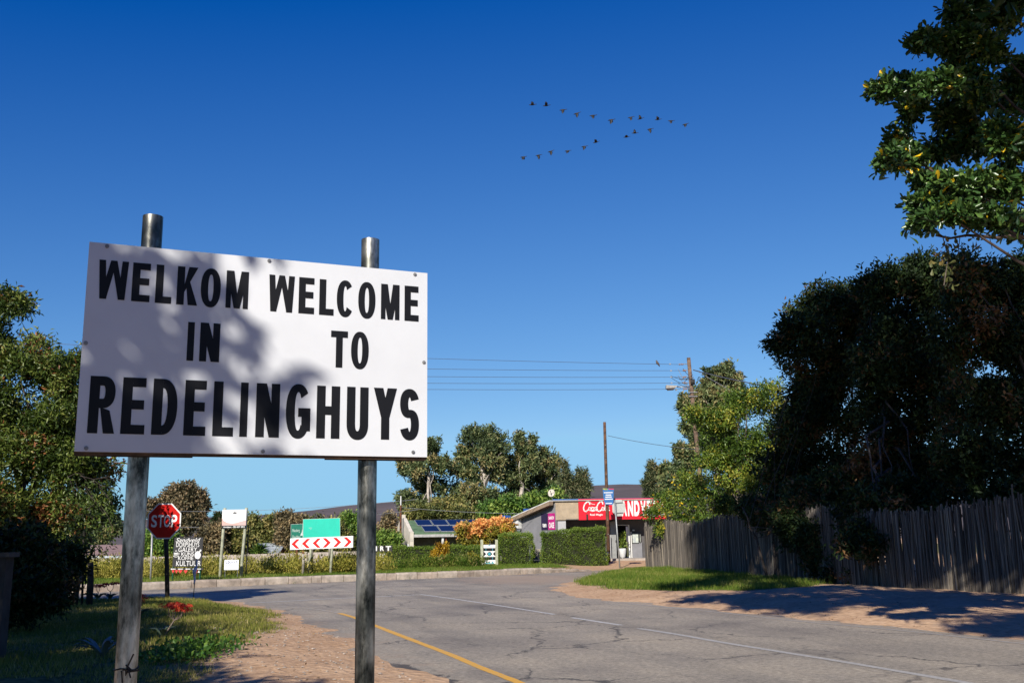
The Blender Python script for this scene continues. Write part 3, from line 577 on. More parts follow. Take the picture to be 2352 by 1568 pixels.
for tx, x0, y0, x1, y1, b_, sh in [('Sandveld', 248, 720, 668, 648, .0, .35), ('DORPSHUYS', 258, 800, 652, 724, .0, 0), ('GALERY', 300, 882, 620, 806, .0, .1), ('KUNS', 355, 948, 568, 888, .0, 0), ('KOFFIE', 303, 1018, 560, 955, .0, 0), ('KULTUUR', 272, 1116, 690, 1034, .0, .05)]:
    put_text(mb, GFr, tx, U6(x0), V6(y0), U6(x1), V6(y1), .003, b_, sh)
mb.build('lettering', CHW, bd)
mb = MB(); sk = lambda pts, w_=9: mb.stroke(GFr, [(U6(x), V6(y)) for x, y in pts], w_ * gm, .001, .003)
sk([(226, 900), (235, 935), (262, 945), (290, 930), (298, 895), (262, 905), (226, 900)]); sk([(298, 900), (318, 905), (312, 930), (290, 930)], 7); sk([(218, 950), (260, 972), (312, 950)], 8); sk([(255, 880), (250, 855)], 6); sk([(272, 880), (270, 855)], 6); sk([(232, 915), (290, 915)], 14)
mb.build('cup_drawing', CHW, bd)
mb = MB(); mb.disc(GFr, U6(633), V6(938), 52 * gm, 66 * gm, .001, .003, 18); mb.slab(GFr, [(U6(655), V6(890)), (U6(690), V6(870)), (U6(692), V6(845)), (U6(668), V6(845))], .0012, .0034); mb.build('pot_drawing', CHW, bd)
mb = MB()
for x, y in [(605, 930), (628, 915), (650, 940), (640, 965), (662, 920)]: mb.disc(GFr, U6(x), V6(y), 5 * gm, 5 * gm, .0032, .0045, 8)
mb.build('pot_dots', CHALK, bd)['kind'] = 'stuff'
for x in (212, 676): MB().tube([GFr.p(U6(x), V6(1400), -.07) - V3((0, 0, .1)), GFr.p(U6(x + 4), V6(1120), -.07), GFr.p(U6(x + 8), V6(800), -.07)], .036, 8).build('post', GREENP, gb, True)
ab = MB().rect(GFr, U6(172), V6(1184), U6(738), V6(1152), -.02, 0).build('arrow_bar', CHALK, gb)
for x in (180, 305, 430, 555):
    L_ = 88 if x < 500 else 146
    MB().slab(GFr, [(U6(x), V6(1168)), (U6(x + 26), V6(1181)), (U6(x + 26), V6(1173)), (U6(x + L_), V6(1173)), (U6(x + L_), V6(1162)), (U6(x + 26), V6(1162)), (U6(x + 26), V6(1155))], .001, .003).build('arrow', CHW, ab)
for x0, x1, kind_ in [(202, 248, 0), (256, 310, 0), (312, 388, 0), (408, 472, 1), (610, 642, 0), (648, 682, 2)]:
    xm = (x0 + x1) / 2
    pl = [(U6(x0), V6(1186)), (U6(xm), V6(1240)), (U6(x1), V6(1186))] if kind_ != 1 else [(U6(x0), V6(1196)), (U6(xm), V6(1242)), (U6(x1), V6(1196)), (U6(x1 - 14), V6(1184)), (U6(xm), V6(1194)), (U6(x0 + 14), V6(1184))]
    if kind_ == 2: pl = [(U6(x0), V6(1228)), (U6(x1), V6(1228)), (U6(xm), V6(1186))]
    MB().slab(GFr, pl, -.012, -.006).build('pennant', CHW if kind_ == 2 else REDF, gb)
# furled flag on the near verge
b0 = at(443.5, 1366, 28.5); t0 = at(452, 1286, 28.5)
fl = thing('furled_flag', 'thin leaning stake wrapped in a furled blue and white flag', 'flag', (b0[0], 28.5, b0[2]))
MB().tube([b0 - V3((0, 0, .3)), t0 + V3((0, 0, .05))], .011, 6).build('stake', DARKW, fl)
mb = MB(); q = np.linspace(0, 1, 12)[:, None]; pts = t0 + V3((.01, -.02, .02)) + (b0 + V3((.0, -.02, .28)) - t0) * q + np.c_[.02 * np.sin(q * 9), 0 * q, 0 * q]
mb.tube(pts, .012 + .05 * np.sin(q[:, 0] * math.pi) ** 1.3 * (.7 + .3 * np.cos(q[:, 0] * 14)), 9); mb.build('cloth', mat('blue_white_cloth', (.55, .62, .75), .8, scale=5, col2=(.05, .13, .38)), fl, True)
# ------------------------------------------------------------------ estate agent sign, small white board, thin pole
cx7 = lambda x: (540 + x / 7.84) * S; cy7 = lambda y: (1240 + y / 7.84) * S
EF, ew = frame_at(cx7(112), cy7(628), cx7(584), cy7(622), 42.0); em_ = ew / 472
U7 = lambda x: (x - 112) * em_; V7 = lambda y: (625 - y) * em_
es = thing('estate_sign', 'white estate agent board with crown and salmon swoosh on two tall posts', 'sign', (EF.o[0] + .5, 42.0, hz(EF.o[0] + .5, 42.0)))
bd = MB().rect(EF, 0, 0, ew, V7(265), -.02, 0).build('board', mat('estate_board', (.80, .80, .80), .4, var=.03), es)
arc = [(U7(112), V7(430)), (U7(150), V7(480)), (U7(210), V7(515)), (U7(300), V7(530)), (U7(390), V7(522)), (U7(480), V7(495)), (U7(584), V7(470))]
MB().slab(EF, [(0, V7(572)), (ew, V7(572))] + arc[::-1], .001, .003).build('swoosh', mat('salmon_print', (.60, .36, .30), .5, var=.12, scale=2, col2=(.48, .38, .37)), bd)
MB().rect(EF, 0, 0, ew, V7(572), .001, .003).build('black_strip', BLACKP, bd)
put_text(MB(), EF, 'Annaleen - 084 607 3003', U7(142), V7(614), U7(562), V7(582), .0045, .02).build('lettering', CHW, bd)
mb = put_text(MB(), EF, 'REAL ESTATE SERVICE', U7(150), V7(424), U7(530), V7(398), .003, .0)
GP_ = mat('grey_print', (.45, .46, .47), .6); mb.build('lettering', GP_, bd)
for fl_ in ([(250, 350), (330, 385), (350, 370)], [(460, 350), (380, 385), (356, 370)]): MB().stroke(EF, [(U7(x), V7(y)) for x, y in fl_], 3 * em_, .001, .003).build('flourish', GP_, bd)
MB().slab(EF, [(U7(325), V7(342)), (U7(390), V7(342)), (U7(396), V7(308)), (U7(376), V7(326)), (U7(358), V7(300)), (U7(340), V7(326)), (U7(320), V7(308))], .001, .003).build('crown_emblem', BLACKP, bd)
for xb, xt in ((105, 147), (517, 572)): MB().tube([EF.p(U7(xb), V7(1580), -.09) - V3((0, 0, .1)), EF.p(U7(xb + 6), V7(1250), -.09), EF.p(U7(xt - 12), V7(640), -.09), EF.p(U7(xt), V7(232), -.09)], .062, 10).build('post', WOODGREEN, es, True)
for x in (88, 582): MB().tube([EF.p(U7(x), V7(1560), -.3) - V3((0, 0, .2)), EF.p(U7(x + 16), V7(600), -.3)], .025, 6).build('back_stay', DARKST, es)
sbf, sw = frame_at(cx7(158), cy7(1441), cx7(440), cy7(1437), 41.6); q = sw / 282
sb = thing('notice_board', 'small white notice board low between the estate sign posts', 'sign', (sbf.o[0] + .3, 41.6, hz(sbf.o[0], 41.6)))
bd = MB().rect(sbf, 0, 0, sw, 192 * q, -.02, 0).build('board', mat('notice_white', (.74, .77, .84), .5, var=.03), sb)
mb = MB(); UU = lambda x: (x - 158) * q; VV = lambda y: (1441 - y) * q
for pts in ([(182, 1262), (190, 1300), (215, 1325), (240, 1318), (252, 1290), (235, 1275), (215, 1290)], [(262, 1285), (275, 1310), (262, 1335)], [(292, 1290), (300, 1305)], [(320, 1285), (322, 1305)], [(350, 1290), (372, 1300)], [(392, 1262), (395, 1303)]): mb.stroke(sbf, [(UU(x), VV(y)) for x, y in pts], 9 * q, .001, .003)
for y, x1 in ((1352, 425), (1385, 380), (1402, 370), (1420, 380)):
    for x in range(170, x1, 22): mb.stroke(sbf, [(UU(x), VV(y)), (UU(x + 16), VV(y))], (5 if y < 1360 else 3) * q, .001, .003)
mb.build('printing', mat('navy_print', (.03, .05, .14), .6), bd)['kind'] = 'stuff'
for x in (175, 420): MB().tube([sbf.p(UU(x), -.42, -.03), sbf.p(UU(x), .3, -.03)], .012, 6).build('leg', STEEL, sb)
b0 = at(346, 1333, 39.5); t0 = at(349.5, 1224, 39.5)
gp = thing('steel_pole', 'thin bare galvanised pole standing left of the gallery board', 'pole', (b0[0], 39.5, b0[2])); MB().tube([b0 - V3((0, 0, .3)), t0], .036, 10).build('shaft', mat('pale_galvanised', (.42, .42, .41), .5, .5, scale=10), gp, True)
MB().tube([t0, t0 + V3((0, 0, .03))], .042, 10).build('cap', STEEL, gp)
# ------------------------------------------------------------------ chevron board and green direction signs
cx8 = lambda x: (700 + x / 8.71) * S; cy8 = lambda y: (1270 + y / 8.71) * S
CF, cw = frame_at(cx8(217), cy8(902), cx8(1588), cy8(849), 45.0, 44.6); q8 = cw / 1371
cb = thing('chevron_board', 'white board of red chevrons pointing both ways on pale wooden posts', 'sign', (CF.o[0] + 1.4, 45.0, hz(CF.o[0] + 1.4, 45.0)))
ch_ = 235 * q8; bd = MB().rect(CF, 0, 0, cw, ch_, -.02, 0).build('board', mat('chevron_white', (.82, .83, .84), .35, var=.03), cb)
REDC = mat('chevron_red', (.66, .012, .010), .35, var=.05)
for i, t in enumerate((245, 475, 708, 1108, 1335, 1562)):
    s_ = 1 if i < 3 else -1; uu = lambda d: (t - 217 + s_ * d) * q8; pl = [(uu(0), ch_ * .5), (uu(108), ch_ * .09), (uu(182), ch_ * .09), (uu(84), ch_ * .5), (uu(182), ch_ * .91), (uu(108), ch_ * .91)]
    MB().slab(CF, pl if s_ > 0 else pl[::-1], .001, .003).build('chevron', REDC, bd)
for x, wob in ((642, .04), (1122, .0)):
    u_ = (x - 217) * q8; MB().tube([CF.p(u_ - .04, -1.25, -.08), CF.p(u_ - .03 - wob, -.6, -.08), CF.p(u_ + wob, -.3, -.08), CF.p(u_ + .01, .35, -.08)], [.062, .06, .056, .055], 10).build('post', WOODGREEN, cb, True)
def green_sign(nm, label, q4, Y, base, posts, pm):
    a = [at(cx8(x), cy8(y), Y) for x, y in q4]; fr = Frame(a[0], a[1] - a[0], a[3] - a[0]); w_ = np.linalg.norm(a[1] - a[0]); h_ = np.linalg.norm(a[3] - a[0])
    t = thing(nm, label, 'sign', (a[0][0] + w_ / 2, Y, hz(a[0][0], Y)))
    b_ = MB().rect(fr, 0, 0, w_, h_, -.02, 0).build('panel', mat('grey_back', (.5, .52, .5), .5), t); MB().rect(fr, .012, .012, w_ - .012, h_ - .012, .001, .003).build('green_face', base, b_)
    for x in posts: c_ = at(cx8(x), cy8(900), Y + .1); MB().tube([(c_[0], Y + .1, hz(c_[0], Y) - .2), (c_[0], Y + .1, a[3][2] - .1)], .055, 8).build('post', pm, t, True)
    return t, b_, fr, w_, h_
t, b_, fr, w_, h_ = green_sign('direction_sign', 'dark green place name sign half hidden behind the teal sign', [(235, 880), (500, 868), (495, 312), (235, 345)], 47.0, mat('dark_green_sign', (.0, .15, .10), .4, var=.1), (368, 505), RUST)
SG_ = mat('sign_grey', (.55, .62, .6), .5); put_text(MB(), fr, 'Piketberg', .08, h_ * .64, .42, h_ * .80, .004).build('lettering', SG_, b_); put_text(MB(), fr, 'Elandsbaai', .08, h_ * .40, .45, h_ * .54, .004).build('lettering', SG_, b_); MB().slab(fr, [(w_ - .13, h_ * .52), (w_ - .05, h_ * .66), (w_ - .03, h_ * .80), (w_ - .01, h_ * .66), (w_ - .005, h_ * .52)], .003, .005).build('arrow', SG_, b_)
t, b_, fr, w_, h_ = green_sign('direction_sign', 'bright teal blank sign panel above the chevron board', [(500, 642), (1312, 614), (1312, 213), (500, 236)], 46.2, mat('teal_sign', (.012, .50, .36), .4, var=.06, scale=1.5), (700, 1080), WOODG)  # the panel's stronger light is put into this lighter green
mb = MB(); mb.disc(fr, w_ * .2, h_ * .52, .09, .025, .003, .004, 10).disc(fr, w_ * .21, h_ * .45, .03, .03, .003, .004, 8); mb.build('scuff', mat('scuff_grey', (.16, .52, .42), .6), b_)
c_ = at(cx8(495), cy8(1375), 44.2); sp = thing('wooden_post', 'short grey wooden stump standing below the chevron board', 'post', c_); MB().tube([c_ - V3((0, 0, .2)), c_ + V3((.02, 0, .4)), at(cx8(500), cy8(988), 44.2)], [.06, .058, .055], 8).build('post', WOODG, sp, True)
# ------------------------------------------------------------------ letter sign with arrow, patterned panel
cx4 = lambda x: (900 + x / 3.484) * S; cy4 = lambda y: (1000 + y / 3.484) * S
AF, aw = frame_at(cx4(100), cy4(1460), cx4(290), cy4(1457), 50.0); qa = aw / 190
ar = thing('letter_sign', 'white cut out letters over a pentagon and a round black arrow', 'sign', (AF.o[0] + .5, 50.0, hz(AF.o[0] + .5, 50.0)))
UA = lambda x: (x - 100) * qa; VA = lambda y: (1459 - y) * qa
for chs, x0, x1 in (('I', 133, 146), ('R', 174, 208), ('T', 222, 268)):
    p_ = MB().slab(AF, [(UA(x0 - 10), VA(1322)), (UA(x1 + 10), VA(1322)), (UA(x1 + 12), VA(1268)), (UA(x0 - 12), VA(1268))], -.01, 0).build('letter_plate', DARKST, ar); put_text(MB(), AF, chs, UA(x0), VA(1314), UA(x1), VA(1274), .002, .03).build('letter', CHW, p_)
p_ = MB().slab(AF, [(UA(168), VA(1338)), (UA(168), VA(1366)), (UA(192), VA(1386)), (UA(216), VA(1366)), (UA(216), VA(1338))], -.01, 0).build('pentagon', CHW, ar)
MB().disc(AF, UA(191), VA(1360), 9 * qa, 5 * qa, .001, .003, 8).build('pentagon_mark', BLACKP, p_)
p_ = MB().disc(AF, UA(193), VA(1420), 27 * qa, 27 * qa, -.01, 0, 20).build('round_plate', BLACKP, ar)
mb = MB(); sk2 = lambda pts: mb.stroke(AF, [(UA(x), VA(y)) for x, y in pts], 5 * qa, .001, .003); sk2([(174, 1420), (210, 1420)]); sk2([(196, 1404), (211, 1420), (196, 1436)]); mb.build('arrow', CHW, p_)
MB().tube([AF.p(UA(193), VA(1500), -.04), AF.p(UA(193), VA(1275), -.04)], .018, 6).build('rod', DARKST, ar); MB().rect(AF, UA(105), VA(1300), UA(282), VA(1290), -.05, -.03).build('crossbar', DARKST, ar)
cx2 = lambda x: (1000 + x / 5.807) * S; cy2 = lambda y: (1150 + y / 5.807) * S
PF, pw = frame_at(cx2(1212), cy2(1502), cx2(1390), cy2(1500), 54.5); qp = pw / 178
pp = thing('pattern_panel', 'black and white geometric painted panel between two wooden posts', 'panel', (PF.o[0] + .3, 54.5, hz(PF.o[0], 54.5)))
UP = lambda x: (x - 1212) * qp; VP = lambda y: (1501 - y) * qp
bd = MB().rect(PF, 0, 0, pw, VP(1230), -.02, 0).build('panel', CHW, pp)
mb = MB(); mb.rect(PF, 0, VP(1320), pw, VP(1277), .001, .003).rect(PF, 0, VP(1446), pw, VP(1402), .001, .003)
for xc in (1301, 1212, 1390):
    hx_ = [(xc - 42, 1360), (xc - 10, 1330), (xc + 10, 1330), (xc + 42, 1360), (xc + 10, 1392), (xc - 10, 1392)]; hx_ = [(min(max(x, 1212), 1390), y) for x, y in hx_][::-1]
    mb.slab(PF, [(UP(x), VP(y)) for x, y in hx_], .001, .003)
mb.build('black_bands', BLACKP, bd)
mb = MB(); mb.disc(PF, UP(1299), VP(1361), 22 * qp, 22 * qp, .004, .006, 8)
for xc in (1250, 1345): mb.rect(PF, UP(xc - 3), VP(1320), UP(xc + 3), VP(1277), .004, .006).rect(PF, UP(xc - 3), VP(1446), UP(xc + 3), VP(1402), .004, .006)
for xc in (1255, 1299, 1345): mb.slab(PF, [(UP(xc - 24), VP(1498)), (UP(xc + 24), VP(1498)), (UP(xc), VP(1468))], .002, .004)
mb.slab(PF, [(UP(1275), VP(1234)), (UP(1299), VP(1252)), (UP(1323), VP(1234))], .002, .004); mb.build('blue_marks', mat('turquoise_print', (.05, .33, .42), .6), bd)['kind'] = 'stuff'
for x in (1191, 1405): MB().box(PF.p(UP(x), VP(1340), 0), (.145, .13, 1.36)).build('post', WOODGREEN, pp)
# ------------------------------------------------------------------ rear of a road sign, poster pole, leaning board
cx5 = lambda x: (1480 + x / 6.818) * S; cy5 = lambda y: (1200 + y / 6.818) * S
b0 = g(cx5(480), cy5(1492), .06); Yr = b0[1]; t0 = at(cx5(386), cy5(338), Yr)
rs = thing('road_sign', 'octagonal road sign seen from its grey back on a leaning steel pole', 'sign', b0)
MB().tube([b0 - V3((0, 0, .4)), t0], .04, 12).build('pole', mat('sign_pole_grey', (.33, .34, .34), .5, .4, scale=8), rs, True)
c_ = at(cx5(428), cy5(468), Yr) + V3((.1, .12, 0)); OF = Frame(c_, (.72, -.69, .03))
MB().slab(OF, k8(.44), -.004, 0).build('plate', mat('sign_back_grey', (.56, .57, .53), .45, .2, var=.08), rs)
for dz in (.27, -.27): MB().rect(OF, -.3, dz - .02, .3, dz + .02, .002, .04).build('strap', STEEL, rs)
b0 = at(1398.5, 1292, 60.0); t0 = at(1388.5, 969, 60.0)
po = thing('poster_pole', 'bare brown timber pole carrying a blue election poster', 'pole', b0)
dP = t0 - b0
MB().tube([b0 - dP * .05, b0 + dP * .33, b0 + dP * .66, t0], [.115, .105, .095, .085], 12).build('pole', WOODB, po, True)
for q in (.52, .62, .73, .83, .3, .2): MB().box(b0 + dP * q + V3((0, -.1, 0)), (.05, .03, .03)).build('step_bolt', STEEL, po)
Fp = Frame(at(cx5(205), cy5(425), 59.85), (1, -.1, 0)); pw_, ph_ = .60, 1.02
ps = MB().slab(Fp, [(.05, .05), (.56, .0), (.62, .98), (-.05, 1.02), (-.02, .45)], -.012, 0).build('poster', mat('poster_blue', (.015, .12, .34), .5, var=.08), po)
mb = MB()
for v_, x0, x1 in ((.72, .02, .56), (.58, .12, .46), (.46, .10, .47), (.33, .06, .54), (.08, .1, .5)):
    x = x0
    while x < x1 - .03: mb.rect(Fp, x, v_, x + .038, v_ + .06, .001, .003); x += .048
mb.build('printing', CHW, ps)['kind'] = 'stuff'
MB().slab(Fp, [(-.045, .96), (-.05, 1.015), (.25, .99), (.25, .9), (.1, .9)], .001, .003).build('flag_print', mat('flag_green', (.05, .22, .06), .6, col2=(.5, .35, .05), scale=8), ps)
MB().slab(Fp, [(.3, .94), (.615, .93), (.617, .975), (.3, .985)], .001, .003).build('red_band', REDC, ps)
Lf, lw = frame_at(cx5(160), cy5(1375), cx5(232), cy5(1400), 59.0)
lb = thing('fallen_board', 'pale lilac board leaning against the foot of the timber pole', 'board', (Lf.o[0], 59.0, hz(Lf.o[0], 59.0)))
MB().add([at(cx5(x), cy5(y), Y_) for Y_ in (59.0, 59.05) for x, y in [(160, 1372), (228, 1400), (288, 1222), (225, 1212)]], [(0, 1, 2, 3), (7, 6, 5, 4), (0, 4, 5, 1), (1, 5, 6, 2), (2, 6, 7, 3), (3, 7, 4, 0)]).build('board', mat('lilac_board', (.62, .58, .68), .6, var=.06), lb)
MB().tube([at(cx5(262), cy5(1500), 59.1), at(cx5(230), cy5(1300), 59.1)], .015, 6).build('stake', WOODG, lb)
# ------------------------------------------------------------------ power pole, lamp, wires
cx9 = lambda x: (1640 + x / 13.06) * S; cy9 = lambda y: (880 + y / 13.06) * S
YP = 56.0; t0 = at(cx9(1062), cy9(185), YP); lowp = at(1606, 1078, YP); dP = lowp - t0; b0 = t0 + dP * ((t0[2] - .1) / (t0[2] - lowp[2]))
ut = thing('power_pole', 'tall timber power pole with insulators rising behind the lit tree', 'pole', b0)
MB().tube([b0 - V3((0, 0, .3)), b0 + (t0 - b0) * .5, t0], [.15, .125, .105], 14).build('pole', mat('weathered_pole', (.20, .13, .085), .85, var=.35, scale=4, bump=.5), ut, True)
PORC = mat('brown_porcelain', (.30, .17, .12), .3, var=.2); ALU = mat('aluminium', (.5, .5, .5), .4, .7)
wy = (395, 597, 808, 1000, 1200); attach = []
for i, y in enumerate(wy):
    pc = at(cx9(1050 + i * 22), cy9(y), YP); a = at(cx9(860 if i else 720), cy9(y + 5), YP)
    mb = MB().tube([pc + V3((.12, 0, .02)), a], .022, 6); d = nrm(a - pc); arm = mb.build('arm', STEEL, ut)
    mb = MB()
    for k in range(3): c_ = a + (pc - a) * (.15 + .16 * k); mb.tube([c_ - d * .03, c_, c_ + d * .03], [.03, .062, .03], 10)
    mb.build('insulator', PORC, arm, True); attach.append(a)
    c_ = at(cx9((460, 490, 495, 505, 660)[i]), cy9((390, 605, 815, 1008, 1235)[i]), YP); MB().box(c_, (.1, .06, .07)).build('clamp', ALU, ut)
for y in (1320, 1455):
    c_ = at(cx9(1195), cy9(y), YP); MB().tube([c_ + V3((-.26, -.13, 0)), c_ + V3((.26, -.13, 0))], .03, 6).build('strap', ALU, ut)
mb = MB()
for x in (1150, 1195, 1240): mb.tube([at(cx9(x), cy9(880), YP - .17), at(cx9(x + 8), cy9(1060), YP - .17)], .05, 8)
mb.build('cable_joint', DARKST, ut, True)
RB = random.Random(3)
for i in range(9):
    a = at(cx9(RB.choice([480, 720, 760, 880])), cy9(RB.uniform(400, 1020)), YP); b = at(cx9(RB.uniform(1040, 1240)), cy9(RB.uniform(560, 1180)), YP - .12); m_ = (a + b) / 2 - V3((0, 0, RB.uniform(.1, .35)))
    q = np.linspace(0, 1, 7)[:, None]; MB().tube((1 - q) ** 2 * a + 2 * q * (1 - q) * m_ + q * q * b, .014, 5).build('jumper_cable', ALU if i % 3 == 0 else DARKST, ut)
a = at(cx9(1110), cy9(1155), YP); h = at(cx9(680), cy9(1128), YP)
lp = thing('street_lamp', 'grey street lamp head on a short arm from the power pole', 'lamp', a)
MB().tube([a, h], .035, 8).build('arm', STEEL, lp, True)
hc = at(cx9(510), cy9(1135), YP)
MB().add([hc + V3(p) for p in [(-.32, -.14, .1), (-.32, .14, .1), (.32, .14, .05), (.32, -.14, .05), (-.34, -.17, -.1), (-.34, .17, -.1), (.2, .15, -.08), (.2, -.15, -.08)]], [(3, 2, 1, 0), (4, 5, 6, 7), (0, 1, 5, 4), (1, 2, 6, 5), (2, 3, 7, 6), (3, 0, 4, 7)]).build('housing', mat('lamp_grey', (.33, .31, .28), .6, var=.2), lp)
MB().add([hc + V3(p) for p in [(-.3, -.13, -.1), (-.3, .13, -.1), (.16, .12, -.085), (.16, -.12, -.085), (-.24, -.08, -.2), (-.24, .08, -.2), (.1, .08, -.18), (.1, -.08, -.18)]], [(4, 5, 6, 7), (0, 1, 5, 4), (1, 2, 6, 5), (2, 3, 7, 6), (3, 0, 4, 7)]).build('lens', mat('lamp_lens', (.12, .10, .10), .2, var=.1), lp)
WIRE = mat('wire', (.09, .10, .13), .6, .3, var=.1)
ords = ['topmost', 'second', 'third', 'fourth', 'lowest']
for i, (a, ym) in enumerate(zip(attach, (823, 847, 864.6, 879.8, 894))):
    m_ = at(983, ym, 52.5); d = m_ - a; q = np.linspace(0, 3.4, 18)[:, None]; pts = a + d * q + np.c_[0 * q, 0 * q, -.10 * q * (3.4 - q) + .10 * 2.4 * q]
    o = MB().tube(pts, .0115, 5, False).build('overhead_wire', WIRE); tag(o, ords[i] + ' of the five overhead wires running left from the power pole', 'wire', 'overhead wires left of the power pole')
def wire(pts, r, label, m=WIRE):
    a, b = V3(pts[0]), V3(pts[-1]); q = np.linspace(0, 1, 14)[:, None]; L = np.linalg.norm(b - a)
    o = MB().tube(a + (b - a) * q - np.c_[0 * q, 0 * q, .06 * L * q * (1 - q)], r, 5, False).build('overhead_wire', m); tag(o, label, 'wire')
wire([at(cx9(1220), cy9(580), YP), at(1900, 905, 47)], .03, 'thick black cable sloping right from the power pole into trees')
wire([at(cx9(1400), cy9(650), YP - .5), at(1840, 975, 50)], .014, 'thin pale stay wire dropping right from the power pole', ALU)
wire([at(1396, 1000, 60.0), at(1640, 1035, 54)], .014, 'single thin wire from the poster pole to the lit tree')
wire([at(300, 1172, 75), at(960, 1146, 70)], .012, 'faint high wire against sky above the estate sign', ALU)
wire([at(300, 1212, 70), at(960, 1170, 66)], .012, 'faint lower wire crossing in front of the brown bushes', ALU)
wire([at(905, 1163, 72), at(1300, 1178, 70)], .012, 'pale wire passing above the solar panel house roof', ALU)
# ------------------------------------------------------------------ shop
ex = lambda x: 1130 + x * .1836; ey = lambda y: 1084.2 + y * .1836
A4 = math.radians(4); C0 = at(ex(805), ey(1090), 62.0)
SH = Frame(C0, (math.cos(A4), math.sin(A4), 0))
U5 = lambda x: (x - 805) / 198.0
V5 = lambda x, y: (1090 - .016 * (x - 805) - y) / 198.0
shop = thing('shop', 'low roadside shop with a red signboard across its front', 'shop', (C0[0], C0[1], C0[2]))
GREYW = mat('grey_plaster', (.21, .21, .225), .85, var=.12, scale=1.2, bump=.15); DGREY = mat('shade_dark_plaster', (.10, .095, .095), .85, var=.15, scale=1.5)  # DGREY puts the veranda's shade into the front wall colour
BEIGE = mat('beige_sheet', (.50, .41, .30), .6, var=.12, scale=2); ROOFM = mat('galvanised_roof', (.45, .44, .41), .5, .3, var=.15); INTER = mat('unlit_room_black', (.012, .011, .011), .9)  # INTER: near-black colour stands for the unlit rooms
WTRIM = mat('white_trim', (.70, .70, .68), .5, var=.06); LGREY = mat('pale_plaster', (.42, .42, .43), .8, var=.08)
a50 = math.radians(50); Ls = 3.3; SDo = C0 + Ls * V3((-math.cos(a50), math.sin(a50), 0)); SD_ = Frame(SDo, C0 - SDo)
TQ = -1.5
# floor slab, walls
MB().rect(SH, -.2, -.45, 10.5, .0, -6, .55).build('floor_slab', mat('screed', (.38, .33, .28), .9, var=.15, scale=2), shop)
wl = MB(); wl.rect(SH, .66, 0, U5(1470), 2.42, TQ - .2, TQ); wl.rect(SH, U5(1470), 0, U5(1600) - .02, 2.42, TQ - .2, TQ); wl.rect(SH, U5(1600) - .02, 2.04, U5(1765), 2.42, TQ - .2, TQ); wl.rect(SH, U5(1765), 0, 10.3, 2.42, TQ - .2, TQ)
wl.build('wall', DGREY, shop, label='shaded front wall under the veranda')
MB().slab(SD_, [(-.1, -.4), (Ls, -.4), (Ls, 3.42), (-.1, 2.52)], -.22, 0).build('wall', GREYW, shop, label='grey side wall')
MB().rect(SH, .0, -.05, .66, 2.39, TQ - .2, -.12).build('pillar', LGREY, shop)
MB().rect(SH, U5(1478), -.05, U5(1516), 1.45, TQ + .3, TQ + .5).build('pillar', LGREY, shop)
MB().rect(SH, U5(1800), 0, U5(1925), .95, TQ + .01, TQ + .12).build('sunlit_wall_patch', GREYW, shop)  # lighter slab paints the sunlit lower part of the front wall
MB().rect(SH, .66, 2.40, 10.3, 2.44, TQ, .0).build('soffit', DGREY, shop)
wn = MB().rect(SH, U5(950), 1.0, U5(1420), 1.95, TQ + .005, TQ + .03).build('window', INTER, shop); MB().rect(SH, U5(945), .92, U5(1425), .99, TQ + .01, TQ + .16).build('sill', LGREY, wn)
MB().rect(SH, U5(1600), 0.0, U5(1762), 2.03, TQ - .9, TQ - .85).build('doorway_black_sheet', INTER, shop)  # black sheet stands for the darkness inside the doorway
fr_ = MB(); fr_.rect(SH, U5(1592), 0, U5(1602), 2.07, TQ - .1, TQ + .04).rect(SH, U5(1758), 0, U5(1775), 2.07, TQ - .1, TQ + .04).rect(SH, U5(1602), 2.03, U5(1758), 2.07, TQ - .1, TQ + .04)
fr_.build('door_frame', WTRIM, shop)
dl = MB().slab(SH, [(U5(1528), .0), (U5(1598), .0), (U5(1598), 2.32), (U5(1528), 2.26)], TQ + .10, TQ + .16).build('door', mat('steel_door', (.30, .31, .31), .5, .2, var=.1), shop)
MB().box(SH.p(U5(1590), 1.05, TQ + .19), (.03, .05, .14)).build('handle', DARKST, dl)
MB().rect(SH, U5(1785), 0, U5(1797), 1.62, TQ + .05, TQ + .09).build('gate_leaf', WTRIM, shop)
for i, (x0, y0, x1, y1, m_) in enumerate([(1797, 770, 1885, 898, 'p'), (1800, 718, 1842, 752, 'q'), (1893, 765, 1912, 890, 'p')]):
    p_ = MB().rect(SH, U5(x0), V5(x0, y1), U5(x1), V5(x0, y0), TQ + .12, TQ + .15).build('notice_case', DARKST, shop)
    MB().rect(SH, U5(x0 + 8), V5(x0, y1 - 8), U5(x1 - 6), V5(x0, y0 + 8), TQ + .152, TQ + .156).build('notice', mat('notice_%d' % i, (.55, .60, .50), .6, scale=4, col2=(.30, .33, .36)), p_)
MB().rect(SH, U5(1480), V5(1480, 915), U5(1506), V5(1480, 790), TQ + .5, TQ + .52).build('poster', mat('red_poster', (.65, .04, .02), .5, scale=3, col2=(.7, .35, .03)), shop)
